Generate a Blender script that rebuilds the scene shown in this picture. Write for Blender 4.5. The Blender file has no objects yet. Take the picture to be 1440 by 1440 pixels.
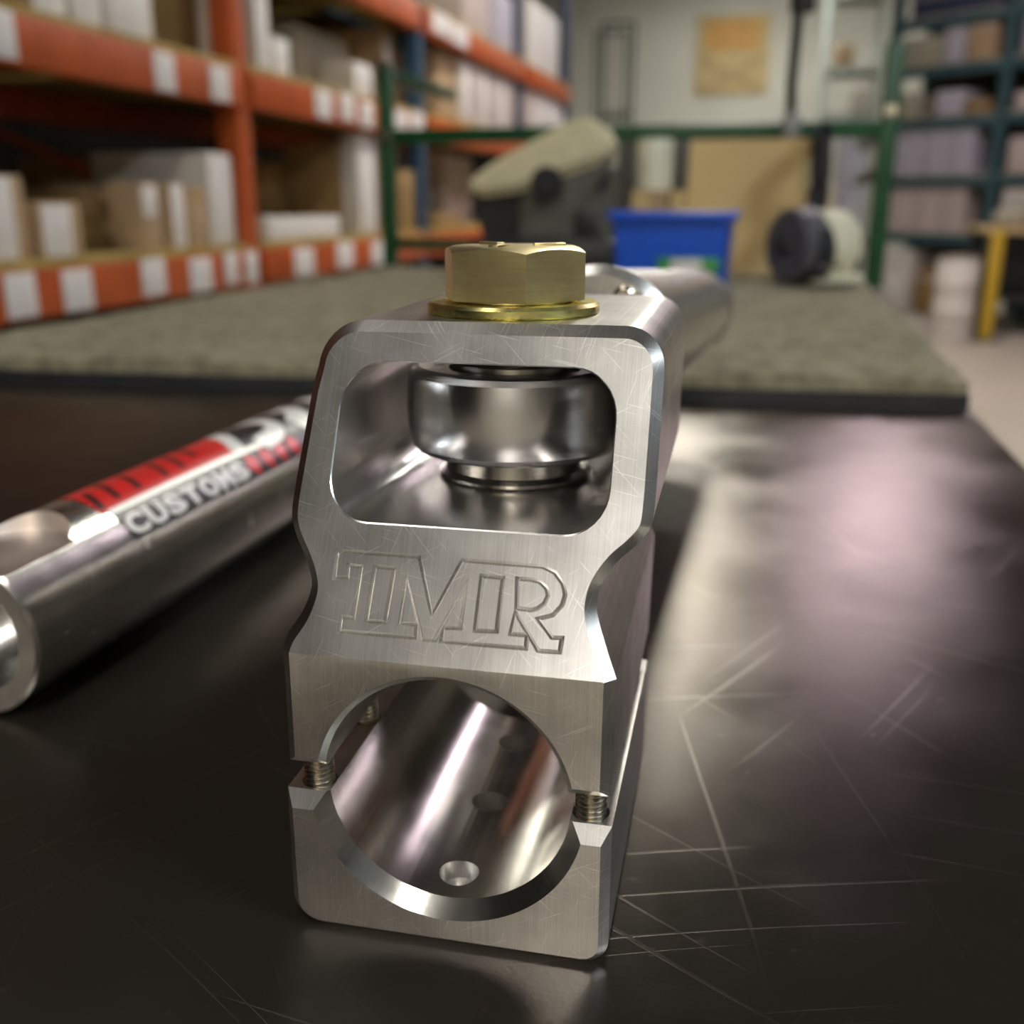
import bpy, bmesh, math, random
from mathutils import Vector, Matrix
random.seed(7)
SC = bpy.context.scene
COL = SC.collection
R = math.radians
sin, cos, pi = math.sin, math.cos, math.pi

# ------------------------------------------------------------------ camera
CAM_H = 0.149                       # metres above the bench top
PITCH = math.atan(435/1440)         # downward tilt
YAW = math.atan(365/(1440/cos(PITCH)))
FW = Vector((-sin(YAW)*cos(PITCH), cos(YAW)*cos(PITCH), -sin(PITCH)))
RT = Vector((cos(YAW), sin(YAW), 0))
UP = RT.cross(FW)
CPOS = Vector((0, 0, CAM_H))
cam = bpy.data.cameras.new('camera'); camo = bpy.data.objects.new('camera', cam)
COL.objects.link(camo)
camo.matrix_world = Matrix(((RT.x, UP.x, -FW.x, CPOS.x), (RT.y, UP.y, -FW.y, CPOS.y), (RT.z, UP.z, -FW.z, CPOS.z), (0, 0, 0, 1)))
cam.sensor_width = 36; cam.lens = 36; cam.clip_start = 0.01; cam.clip_end = 100
cam.dof.use_dof = True; cam.dof.focus_distance = 0.204; cam.dof.aperture_fstop = 11.5
cam.dof.aperture_blades = 0
SC.camera = camo

# ------------------------------------------------------------------ world, exposure
w = bpy.data.worlds.new('world'); SC.world = w; w.use_nodes = True
w.node_tree.nodes['Background'].inputs[0].default_value = (0.5, 0.48, 0.45, 1)
w.node_tree.nodes['Background'].inputs[1].default_value = 0.05
SC.view_settings.view_transform = 'Standard'
SC.view_settings.look = 'None'
SC.view_settings.gamma = 1
SC.view_settings.use_curve_mapping = False
SC.view_settings.exposure = 0.68

FLOOR_Z = -0.80
CEIL_Z = 3.0
LIGHT_STRENGTH = 30.0
# ceiling lights, all out of view (x, y, length along y, width, colour, factor); built and lit further down by their own builder
STRIPS = [(-0.06, 4.3, 1.2, .45, (1.0, .95, .84), 1.1), (-0.1, 7.2, 1.2, .30, (1.0, .97, .90), .5), (-0.3, 12.2, 1.2, .60, (.97, 1.0, .96), .75),
          (1.4, 5.9, 1.2, .60, (1.0, .80, .92), .55), (2.9, 12.6, 1.2, .60, (1.0, .96, .88), .3),  # second panel here is added to brighten the back wall
          (0.6, -1.9, 1.2, .30, (1.0, .95, .87), .85), (-0.95, -0.2, 1.2, .30, (1.0, .95, .87), .2), (0.4, -5.8, 1.2, .60, (1.0, .95, .88), 1.25),  # unseen fill panels added to light the fronts and the near wall
          (3.0, -0.6, 1.2, .60, (.84, .94, 1.0), 1.0)]  # cool fill panel added to brighten the floor mirrored in the clamp's right chamfer
SC.cycles.glossy_bounces = 8
SC.cycles.max_bounces = 12

def at(x, y, Y):
    """world point (metres) seen at photograph pixel x, y at the distance Y down the bench"""
    r = FW*1440 + RT*(x-720) + UP*(720-y)
    return CPOS + r*(Y/r.y)
def atx(x, y, X):
    r = FW*1440 + RT*(x-720) + UP*(720-y)
    return CPOS + r*(X/r.x)
def atz(x, y, Z):
    r = FW*1440 + RT*(x-720) + UP*(720-y)
    return CPOS + r*((Z-CAM_H)/r.z)

# ------------------------------------------------------------------ materials
MATS = {}
def nodes_of(m):
    m.use_nodes = True
    nt = m.node_tree
    return nt, nt.nodes['Principled BSDF']
def N(nt, typ, **kw):
    n = nt.nodes.new(typ)
    for k, v in kw.items():
        if k.startswith('in_'):
            n.inputs[k[3:].replace('_', ' ')].default_value = v
        else:
            setattr(n, k, v)
    return n
def coords(nt, scale=(1, 1, 1), rot=(0, 0, 0)):
    tc = N(nt, 'ShaderNodeTexCoord'); mp = N(nt, 'ShaderNodeMapping')
    mp.inputs['Scale'].default_value = scale; mp.inputs['Rotation'].default_value = rot
    nt.links.new(tc.outputs['Object'], mp.inputs['Vector'])
    return mp.outputs['Vector']
def ramp(nt, fac, stops):
    r = N(nt, 'ShaderNodeValToRGB')
    el = r.color_ramp.elements
    while len(el) < len(stops): el.new(0.5)
    for e, (p, c) in zip(el, stops):
        e.position = p; e.color = (c[0], c[1], c[2], 1) if not isinstance(c, float) else (c, c, c, 1)
    nt.links.new(fac, r.inputs['Fac'])
    return r.outputs['Color']
def plain(name, col, rough=0.6, metal=0.0, var=0.12, scale=40, bump=0.0, bscale=None, spec=None):
    if name in MATS: return MATS[name]
    m = bpy.data.materials.new(name); nt, b = nodes_of(m)
    v = coords(nt)
    n = N(nt, 'ShaderNodeTexNoise', in_Scale=scale, in_Detail=4.0)
    nt.links.new(v, n.inputs['Vector'])
    lo = [c*(1-var) for c in col]; hi = [min(1, c*(1+var)) for c in col]
    nt.links.new(ramp(nt, n.outputs['Fac'], [(.3, lo), (.7, hi)]), b.inputs['Base Color'])
    b.inputs['Roughness'].default_value = rough; b.inputs['Metallic'].default_value = metal
    if spec is not None: b.inputs['Specular IOR Level'].default_value = spec
    if bump:
        n2 = N(nt, 'ShaderNodeTexNoise', in_Scale=bscale or scale*4, in_Detail=3.0)
        nt.links.new(v, n2.inputs['Vector'])
        bp = N(nt, 'ShaderNodeBump', in_Strength=bump, in_Distance=0.002)
        nt.links.new(n2.outputs['Fac'], bp.inputs['Height']); nt.links.new(bp.outputs['Normal'], b.inputs['Normal'])
    MATS[name] = m
    return m
def metal(name, col, rough, lines=(1, 1, 1), strength=0.1, rvar=0.08, blotch=.06, dist=.0002, scr=0.0, aniso=0.0):
    """machined metal: fine tool lines stretched along one axis, blotches, hairline scratches"""
    if name in MATS: return MATS[name]
    m = bpy.data.materials.new(name); nt, b = nodes_of(m)
    b.inputs['Metallic'].default_value = 1.0
    n = N(nt, 'ShaderNodeTexNoise', in_Scale=1.0, in_Detail=5.0, in_Roughness=.65)
    nt.links.new(coords(nt, lines), n.inputs['Vector'])
    bl = N(nt, 'ShaderNodeTexNoise', in_Scale=90.0, in_Detail=3.0)
    nt.links.new(coords(nt), bl.inputs['Vector'])
    mix = N(nt, 'ShaderNodeMath', operation='MULTIPLY_ADD'); mix.inputs[1].default_value = .45; 
    nt.links.new(n.outputs['Fac'], mix.inputs[0]); 
    half = N(nt, 'ShaderNodeMath', operation='MULTIPLY'); half.inputs[1].default_value = .55
    nt.links.new(bl.outputs['Fac'], half.inputs[0]); nt.links.new(half.outputs[0], mix.inputs[2])
    lo = [c*(1-blotch) for c in col]; hi = [min(1, c*(1+blotch)) for c in col]
    basec = ramp(nt, mix.outputs[0], [(.35, lo), (.65, hi)])
    if scr:
        acc = None
        for k, an in enumerate((.5, -.75, 1.25, -.2)):
            mp0 = coords(nt, (1, 1, 1), (0, an, 0))
            st = N(nt, 'ShaderNodeVectorMath', operation='MULTIPLY'); st.inputs[1].default_value = (70, 8, 2600)
            nt.links.new(mp0, st.inputs[0])
            s = N(nt, 'ShaderNodeTexNoise', in_Scale=1.0, in_Detail=1.0); nt.links.new(st.outputs[0], s.inputs['Vector'])
            t = N(nt, 'ShaderNodeMapRange'); t.inputs[1].default_value = .68; t.inputs[2].default_value = .73
            nt.links.new(s.outputs['Fac'], t.inputs[0])
            if acc is None: acc = t.outputs[0]
            else:
                mx = N(nt, 'ShaderNodeMath', operation='MAXIMUM'); nt.links.new(acc, mx.inputs[0]); nt.links.new(t.outputs[0], mx.inputs[1]); acc = mx.outputs[0]
        fm = N(nt, 'ShaderNodeMath', operation='MULTIPLY'); fm.inputs[1].default_value = scr; nt.links.new(acc, fm.inputs[0])
        mc = N(nt, 'ShaderNodeMix', data_type='RGBA'); mc.inputs[7].default_value = (1, .99, .97, 1)
        nt.links.new(fm.outputs[0], mc.inputs[0]); nt.links.new(basec, mc.inputs[6]); basec = mc.outputs[2]
    nt.links.new(basec, b.inputs['Base Color'])
    rr = N(nt, 'ShaderNodeMapRange'); rr.inputs[1].default_value = .3; rr.inputs[2].default_value = .7
    rr.inputs[3].default_value = max(.02, rough-rvar); rr.inputs[4].default_value = rough+rvar
    nt.links.new(mix.outputs[0], rr.inputs[0]); nt.links.new(rr.outputs[0], b.inputs['Roughness'])
    h = n.outputs['Fac']
    bp = N(nt, 'ShaderNodeBump', in_Strength=strength, in_Distance=dist)
    nt.links.new(h, bp.inputs['Height']); nt.links.new(bp.outputs['Normal'], b.inputs['Normal'])
    MATS[name] = m
    return m

MILLED = metal('milled_aluminium', (.71, .695, .67), .30, (3000, 8, 40), .01, .02, .18, .0001, scr=.7)
POCKET = metal('pocket_aluminium', (.74, .73, .71), .25, (60, 20, 60), .01, .02, .05, .0001)
TURNED = metal('bored_aluminium', (.93, .92, .88), .21, (900, 14, 900), .03, .05, .04, .0001)
BRUSHED = metal('drawn_aluminium_tube', (.82, .82, .79), .24, (500, 12, 500), .05, .05, .05, .0001)
SAWN = metal('sawn_tube_end', (.88, .80, .74), .45, (700, 700, 700), .1, .06, .06, .0001)
STEEL = metal('bearing_steel', (.58, .57, .58), .24, (40, 40, 2500), .02, .04, .05, .00005)
DARKSTEEL = metal('spacer_steel', (.36, .34, .31), .24, (40, 40, 2500), .02, .05, .06, .00005)
SCREW = metal('screw_steel', (.62, .56, .47), .25, (300, 300, 300), .1)
ZINC = metal('yellow_zinc', (.95, .77, .42), .33, (60, 60, 1500), .02, .03, .16, .0001)
GREENZINC = metal('yellow_green_zinc', (.74, .68, .26), .28, (300, 300, 900), .06, .08, .25, .0001)

def bench_steel():
    m = bpy.data.materials.new('scratched_dark_bench_steel'); nt, b = nodes_of(m)
    gl = N(nt, 'ShaderNodeBsdfGlossy', distribution='BECKMANN'); df = N(nt, 'ShaderNodeBsdfDiffuse')
    df.inputs['Color'].default_value = (.016, .0135, .011, 1)
    addn = N(nt, 'ShaderNodeAddShader'); nt.links.new(gl.outputs[0], addn.inputs[0]); nt.links.new(df.outputs[0], addn.inputs[1])
    outn = [n_ for n_ in nt.nodes if n_.type == 'OUTPUT_MATERIAL'][0]
    nt.nodes.remove(b); b = gl; nt.links.new(addn.outputs[0], outn.inputs['Surface'])
    v = coords(nt)
    big = N(nt, 'ShaderNodeTexNoise', in_Scale=14.0, in_Detail=6.0, in_Roughness=.6); nt.links.new(v, big.inputs['Vector'])
    fine = N(nt, 'ShaderNodeTexNoise', in_Scale=900.0, in_Detail=3.0); nt.links.new(v, fine.inputs['Vector'])
    base = ramp(nt, big.outputs['Fac'], [(.3, (.70, .64, .57)), (.7, (.92, .86, .78))])
    acc = None
    specs = [(R(28), 4, 420, .70), (R(-63), 5, 520, .715), (R(75), 3.5, 380, .725), (R(-20), 6, 600, .72), (R(50), 9, 300, .73), (R(5), 7, 480, .73)]
    for k, (ang, sa, sb, th) in enumerate(specs):
        mpn = coords(nt, (1, 1, 1), (0, 0, ang))
        wn = N(nt, 'ShaderNodeTexNoise', in_Scale=3.0, in_Detail=1.0); nt.links.new(mpn, wn.inputs['Vector'])
        sc_ = N(nt, 'ShaderNodeVectorMath', operation='MULTIPLY_ADD')
        sc_.inputs[1].default_value = (.05, .05, .05); nt.links.new(wn.outputs['Color'], sc_.inputs[0]); nt.links.new(mpn, sc_.inputs[2])
        st = N(nt, 'ShaderNodeVectorMath', operation='MULTIPLY'); st.inputs[1].default_value = (sa, sb, 1)
        nt.links.new(sc_.outputs[0], st.inputs[0])
        s = N(nt, 'ShaderNodeTexNoise', in_Scale=1.0, in_Detail=1.5); nt.links.new(st.outputs[0], s.inputs['Vector'])
        t = N(nt, 'ShaderNodeMapRange'); t.inputs[1].default_value = th; t.inputs[2].default_value = th+.03
        nt.links.new(s.outputs['Fac'], t.inputs[0])
        if acc is None: acc = t.outputs[0]
        else:
            mx = N(nt, 'ShaderNodeMath', operation='MAXIMUM'); nt.links.new(acc, mx.inputs[0]); nt.links.new(t.outputs[0], mx.inputs[1]); acc = mx.outputs[0]
    # short scuffs and specks
    sp = N(nt, 'ShaderNodeTexNoise', in_Scale=170.0, in_Detail=2.0); nt.links.new(v, sp.inputs['Vector'])
    t = N(nt, 'ShaderNodeMapRange'); t.inputs[1].default_value = .70; t.inputs[2].default_value = .76; t.inputs[4].default_value = .5
    nt.links.new(sp.outputs['Fac'], t.inputs[0])
    mx = N(nt, 'ShaderNodeMath', operation='MAXIMUM'); nt.links.new(acc, mx.inputs[0]); nt.links.new(t.outputs[0], mx.inputs[1]); acc = mx.outputs[0]
    mixc = N(nt, 'ShaderNodeMix', data_type='RGBA'); mixc.inputs[7].default_value = (1, .97, .9, 1)
    fm = N(nt, 'ShaderNodeMath', operation='MULTIPLY'); fm.inputs[1].default_value = .22
    nt.links.new(acc, fm.inputs[0]); nt.links.new(fm.outputs[0], mixc.inputs[0]); nt.links.new(base, mixc.inputs[6])
    fres = N(nt, 'ShaderNodeFresnel', in_IOR=1.8)
    fb = N(nt, 'ShaderNodeMath', operation='MULTIPLY_ADD'); fb.inputs[1].default_value = .10
    nt.links.new(acc, fb.inputs[0]); nt.links.new(fres.outputs[0], fb.inputs[2])
    mulc = N(nt, 'ShaderNodeVectorMath', operation='SCALE'); nt.links.new(mixc.outputs[2], mulc.inputs[0]); nt.links.new(fb.outputs[0], mulc.inputs['Scale'])
    nt.links.new(mulc.outputs[0], b.inputs['Color'])
    rr = N(nt, 'ShaderNodeMapRange'); rr.inputs[1].default_value = .3; rr.inputs[2].default_value = .7
    rr.inputs[3].default_value = .27; rr.inputs[4].default_value = .36
    nt.links.new(big.outputs['Fac'], rr.inputs[0]); nt.links.new(rr.outputs[0], b.inputs['Roughness'])
    bp = N(nt, 'ShaderNodeBump', in_Strength=.10, in_Distance=.0003)
    ad = N(nt, 'ShaderNodeMath', operation='SUBTRACT'); nt.links.new(fine.outputs['Fac'], ad.inputs[0]); nt.links.new(acc, ad.inputs[1])
    nt.links.new(ad.outputs[0], bp.inputs['Height']); nt.links.new(bp.outputs['Normal'], b.inputs['Normal'])
    return m
BENCH = bench_steel()
CARPET = plain('olive_grey_carpet', (.25, .225, .155), .95, 0, .35, 60, .9, 500, spec=.1)
FLOORM = plain('beige_concrete', (.40, .355, .28), .55, 0, .08, 2.5)
WALLM = plain('cream_painted_wall', (.60, .57, .48), .8, 0, .06, 1.5)
DARKWALL = plain('shade_dark_wall', (.014, .012, .010), 1.0, 0, .2, 2, spec=.0)  # near black colour stands in for deep shade inside the racks
RIGHTWALL = plain('brown_painted_wall', (.16, .14, .11), .85, 0, .1, 1.5)
CEILM = plain('dark_deck_ceiling', (.05, .047, .045), .9, 0, .1, 2)
ORANGE = plain('orange_rack_paint', (.42, .080, .015), .5, 0, .15, 12, spec=.3)
BLUEPAINT = plain('blue_rack_paint', (.015, .06, .12), .45, 0, .12, 12)
NAVY = plain('navy_rack_paint', (.035, .045, .09), .5, 0, .12, 12)
GREENPAINT = plain('green_frame_paint', (.003, .065, .02), .35, 0, .15, 20)
TEAL = plain('teal_rack_paint', (.035, .085, .10), .45, 0, .12, 10)
PLYDECK = plain('yellowed_shelf_board', (.36, .26, .07), .7, 0, .15, 8)
CARD = plain('brown_cardboard', (.27, .165, .06), .8, 0, .1, 10)
CARDDARK = plain('old_brown_cardboard', (.16, .095, .03), .8, 0, .12, 10)
CARDLIGHT = plain('pale_tan_cardboard', (.42, .29, .17), .8, 0, .1, 10)
TAPE = plain('packing_tape', (.44, .31, .16), .25, 0, .05, 20)
WHITE = plain('white_label_paper', (.68, .66, .64), .65, 0, .05, 30)
OFFWHITE = plain('off_white_carton', (.60, .56, .50), .7, 0, .06, 14)
LAVENDER = plain('cool_white_carton', (.44, .42, .49), .7, 0, .07, 14)
PINKISH = plain('pinkish_carton', (.50, .42, .39), .7, 0, .09, 14)
OLIVECARD = plain('grey_olive_carton', (.33, .305, .225), .8, 0, .06, 10)
BLUEPL = plain('blue_bin_plastic', (.006, .09, .62), .35, 0, .1, 30)
GREENLBL = plain('green_label', (.05, .30, .06), .5, 0, .1, 60)
OLIVE = plain('olive_cream_enamel', (.68, .62, .40), .4, 0, .07, 30)
CREAM = plain('cream_enamel', (.70, .68, .52), .38, 0, .06, 30)
GREYP = plain('dark_grey_casting', (.10, .10, .085), .5, 0, .12, 40)
MIDGREY = plain('grey_violet_casting', (.13, .125, .14), .4, .3, .12, 40)
BLACK = plain('black_rubber', (.012, .012, .015), .55, 0, .2, 50)
BLACKM = plain('black_powder_coat', (.02, .02, .02), .45, 0, .2, 50)
YELLOW = plain('safety_yellow_paint', (.50, .33, .02), .5, 0, .1, 20)
AMBER = plain('amber_plastic', (.52, .33, .08), .4, 0, .1, 20)
WOOD = plain('pale_plywood', (.56, .42, .20), .75, 0, .12, 9)
WOODB = plain('batten_wood', (.45, .33, .16), .75, 0, .14, 9)
ORANGEB = plain('orange_painted_board', (.60, .32, .09), .7, 0, .15, 6)
DECALB = plain('decal_black_vinyl', (.012, .011, .011), .35, 0, .1, 200)
DECALR = plain('decal_red_vinyl', (.62, .02, .018), .3, 0, .1, 200)
DECALW = plain('decal_white_vinyl', (.74, .73, .69), .3, 0, .04, 200)
HOUSINGM = plain('white_fixture_sheet', (.7, .7, .68), .5, 0, .04, 10)

# ------------------------------------------------------------------ mesh helpers
def smooth_mesh(me, angle=32):
    bm = bmesh.new(); bm.from_mesh(me)
    bmesh.ops.recalc_face_normals(bm, faces=bm.faces)
    for f_ in bm.faces: f_.smooth = True
    lim = R(angle)
    for e in bm.edges:
        e.smooth = len(e.link_faces) == 2 and e.calc_face_angle(0) < lim
    bm.to_mesh(me); bm.free()
def mk(name, verts, faces, mats, parent=None, smooth=True, scale=1.0, loc=None, fm=None):
    me = bpy.data.meshes.new(name)
    me.from_pydata([(x*scale, y*scale, z*scale) for x, y, z in verts], [], faces)
    if not isinstance(mats, (list, tuple)): mats = [mats]
    for m in mats: me.materials.append(m)
    if fm:
        for p, i in zip(me.polygons, fm): p.material_index = i
    if smooth: smooth_mesh(me)
    return link(name, me, parent, loc)
def link(name, me, parent=None, loc=None):
    o = bpy.data.objects.new(name, me); COL.objects.link(o)
    if parent: o.parent = parent
    if loc is not None: o.location = loc
    return o
def empty(name, loc=(0, 0, 0), rz=0.0):
    o = bpy.data.objects.new(name, None); COL.objects.link(o)
    o.location = loc; o.rotation_euler = (0, 0, rz); o.empty_display_size = .05
    return o
def tag(o, label, cat, group=None, kind=None):
    o['label'] = label
    if cat: o['category'] = cat
    if group: o['group'] = group
    if kind: o['kind'] = kind
    return o
def struct(o, label=None, cat=None):
    o['kind'] = 'structure'
    if label: o['label'] = label
    if cat: o['category'] = cat
    return o
class MB:
    """collects shapes for one mesh"""
    def __init__(s): s.v = []; s.f = []
    def add(s, verts, faces):
        n = len(s.v); s.v += [tuple(v) for v in verts]; s.f += [tuple(i+n for i in f_) for f_ in faces]; return s
    def box(s, x0, x1, y0, y1, z0, z1, bev=0.0, M=None):
        bm = bmesh.new(); bmesh.ops.create_cube(bm, size=1)
        bmesh.ops.scale(bm, vec=(abs(x1-x0), abs(y1-y0), abs(z1-z0)), verts=bm.verts)
        bmesh.ops.translate(bm, vec=((x0+x1)/2, (y0+y1)/2, (z0+z1)/2), verts=bm.verts)
        if bev: bmesh.ops.bevel(bm, geom=list(bm.edges), offset=bev, segments=2, affect='EDGES', profile=.5)
        if M is not None: bmesh.ops.transform(bm, matrix=M, verts=bm.verts)
        bm.verts.index_update()
        s.add([v.co[:] for v in bm.verts], [[v.index for v in f_.verts] for f_ in bm.faces]); bm.free(); return s
    def lathe(s, prof, n=48, M=None, closed=False):
        """profile [(r, h)] revolved about z; ends at r=0 close it"""
        rings = []; vs = []; fs = []
        for r, h in prof:
            if r < 1e-9:
                rings.append([len(vs)]); vs.append(Vector((0, 0, h)))
            else:
                rings.append(list(range(len(vs), len(vs)+n)))
                vs += [Vector((r*cos(2*pi*k/n), r*sin(2*pi*k/n), h)) for k in range(n)]
        prs = list(zip(rings, rings[1:]))
        if closed: prs.append((rings[-1], rings[0]))
        for a, b in prs:
            for k in range(n):
                k2 = (k+1) % n
                q = [a[k % len(a)], a[k2 % len(a)], b[k2 % len(b)], b[k % len(b)]]
                u = []
                for i in q:
                    if i not in u: u.append(i)
                if len(u) > 2: fs.append(u)
        if M is not None: vs = [M @ v for v in vs]
        return s.add([v[:] for v in vs], fs)
    def tube(s, pts, r, n=8):
        P = [Vector(p) for p in pts]; rings = []; vs = []
        ref = Vector((.123, .456, .88))
        for i, p in enumerate(P):
            t = (P[min(i+1, len(P)-1)]-P[max(i-1, 0)]).normalized()
            a = t.cross(ref).normalized(); b = t.cross(a)
            rings.append(len(vs)); vs += [p+(a*cos(2*pi*k/n)+b*sin(2*pi*k/n))*r for k in range(n)]
        fs = []
        for a, b in zip(rings, rings[1:]):
            fs += [(a+k, a+(k+1) % n, b+(k+1) % n, b+k) for k in range(n)]
        fs.append(tuple(range(rings[0], rings[0]+n))); fs.append(tuple(range(rings[-1], rings[-1]+n)))
        return s.add([v[:] for v in vs], fs)
    def loft(s, rings, caps=True):
        n = len(rings[0]); vs = []; fs = []
        for r in rings: vs += [tuple(p) for p in r]
        for i in range(len(rings)-1):
            fs += [(i*n+k, i*n+(k+1) % n, (i+1)*n+(k+1) % n, (i+1)*n+k) for k in range(n)]
        if caps:
            fs.append(tuple(range(n))); fs.append(tuple(range((len(rings)-1)*n, len(rings)*n)))
        return s.add(vs, fs)
    def build(s, name, mats, parent=None, smooth=True, scale=1.0, loc=None):
        return mk(name, s.v, s.f, mats, parent, smooth, scale, loc)
MM = .001
AXY = Matrix.Rotation(-pi/2, 4, 'X')            # lathe axis z -> +y

def boolean(base_v, base_f, cutters, mats, base_fm=None):
    """base minus (or intersect) cutters in millimetres; cutter faces take material 1"""
    def raw(vs, fs, mi):
        me = bpy.data.meshes.new('tmp'); me.from_pydata([tuple(v) for v in vs], [], fs)
        for m in mats: me.materials.append(m)
        for p in me.polygons: p.material_index = mi
        bm = bmesh.new(); bm.from_mesh(me); bmesh.ops.recalc_face_normals(bm, faces=bm.faces); bm.to_mesh(me); bm.free()
        o = bpy.data.objects.new('tmp', me); COL.objects.link(o); return o
    b = raw(base_v, base_f, 0); tmp = [b]
    for mb, op, mi, *sf in cutters:
        c = raw(mb.v, mb.f, mi); tmp.append(c)
        md = b.modifiers.new('cut', 'BOOLEAN'); md.operation = op; md.solver = 'EXACT'; md.object = c; md.use_self = bool(sf)
    dg = bpy.context.evaluated_depsgraph_get(); dg.update()
    me = bpy.data.meshes.new_from_object(b.evaluated_get(dg))
    for o in tmp:
        d = o.data; bpy.data.objects.remove(o); bpy.data.meshes.remove(d)
    me.transform(Matrix.Scale(MM, 4))
    return me

def offset_loop(pts, d, lim=2.5):
    """offset a closed 2D loop (counter-clockwise: positive d grows it)"""
    n = len(pts); out = []
    for i in range(n):
        p0, p1, p2 = Vector(pts[i-1]), Vector(pts[i]), Vector(pts[(i+1) % n])
        e1 = (p1-p0).normalized(); e2 = (p2-p1).normalized()
        n1 = Vector((e1.y, -e1.x)); n2 = Vector((e2.y, -e2.x))
        b = n1+n2
        if b.length < 1e-6: b = n1.copy()
        b.normalize(); c = max(b.dot(n1), 1/lim)
        out.append(tuple(p1+b*(d/c)))
    return out
def ccw(p):
    A = sum(p[i-1][0]*p[i][1]-p[i][0]*p[i-1][1] for i in range(len(p)))
    return p if A > 0 else p[::-1]
def arc(cx, cy, r, a0, a1, n=8):
    return [(cx+r*cos(R(a0+(a1-a0)*k/n)), cy+r*sin(R(a0+(a1-a0)*k/n))) for k in range(n+1)]
def spline(pts, n=4):
    out = []
    for i in range(len(pts)-1):
        p0, p1, p2, p3 = [Vector(pts[max(0, min(len(pts)-1, j))]) for j in (i-1, i, i+1, i+2)]
        for k in range(n):
            t = k/n
            out.append(tuple(.5*((2*p1)+(p2-p0)*t+(2*p0-5*p1+4*p2-p3)*t*t+(3*p1-p0-3*p2+p3)*t**3)))
    out.append(tuple(pts[-1])); return out

# ------------------------------------------------------------------ room
YB = 14.5
def slab(name, x0, x1, y0, y1, z0, z1, m, label, cat):
    return struct(MB().box(x0, x1, y0, y1, z0, z1).build(name, m, smooth=False), label, cat)
slab('floor', -3.2, 8.2, -7.2, YB+.2, FLOOR_Z-.1, FLOOR_Z, FLOORM, 'beige concrete floor beyond the right edge of the bench', 'floor')
slab('ceiling', -3.2, 8.2, -7.2, YB+.2, CEIL_Z, CEIL_Z+.1, CEILM, 'dark ceiling above the workshop', 'ceiling')
wb = slab('wall_back', -3.2, 8.2, YB, YB+.15, FLOOR_Z, CEIL_Z, WALLM, 'cream painted wall at the far end of the workshop', 'wall')
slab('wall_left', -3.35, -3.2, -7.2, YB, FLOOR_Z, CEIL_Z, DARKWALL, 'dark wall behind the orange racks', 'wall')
slab('wall_right', 8.2, 8.35, -7.2, YB, FLOOR_Z, CEIL_Z, RIGHTWALL, 'brown wall on the right side of the workshop', 'wall')
slab('wall_front', -3.2, 8.2, -7.35, -7.2, FLOOR_Z, CEIL_Z, WALLM, 'cream wall behind the camera', 'wall')

def strip_light(x, y, ln, wd, col, fac, i):
    t = empty('ceiling_light', (x, y, CEIL_Z-.09))
    hw = wd/2
    MB().box(-hw-.03, hw+.03, -ln/2-.03, ln/2+.03, .02, .09, .008).build('housing', HOUSINGM, t)
    m = bpy.data.materials.new('light_diffuser_%d' % i); nt, b = nodes_of(m)
    b.inputs['Base Color'].default_value = (.8, .8, .8, 1)
    b.inputs['Emission Color'].default_value = (*col, 1); b.inputs['Emission Strength'].default_value = LIGHT_STRENGTH*fac
    MB().box(-hw, hw, -ln/2, ln/2, .0, .0195, .004).build('diffuser', m, t)
    tag(t, 'unseen flat panel light with a white frame under the ceiling', 'light', 'ceiling panel lights')
for i, s_ in enumerate(STRIPS): strip_light(*s_, i)

# ------------------------------------------------------------------ bench and carpet
TX0, TX1, TY0, TY1 = -.765, .156, -.03, 2.08
bench = tag(empty('workbench', (0, 0, 0)), 'steel workbench with a dark scratched plate top under the clamp', 'workbench')
MB().box(TX0, TX1, TY0, TY1, -.012, 0, .0015).build('bench_top', BENCH, bench)
ap = MB().box(TX0+.03, TX0+.07, TY0+.03, TY1-.03, -.08, -.013).box(TX1-.07, TX1-.03, TY0+.03, TY1-.03, -.08, -.013)
ap.box(TX0+.07, TX1-.07, TY0+.03, TY0+.07, -.08, -.013).box(TX0+.07, TX1-.07, TY1-.07, TY1-.03, -.08, -.013)
ap.build('apron', GREENPAINT, bench, smooth=False)
for lx in (TX0+.05, TX1-.05):
    for ly in (TY0+.06, (TY0+TY1)/2, TY1-.06):
        MB().box(lx-.03, lx+.03, ly-.03, ly+.03, FLOOR_Z, -.08, .004).build('leg', GREENPAINT, bench)

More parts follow.
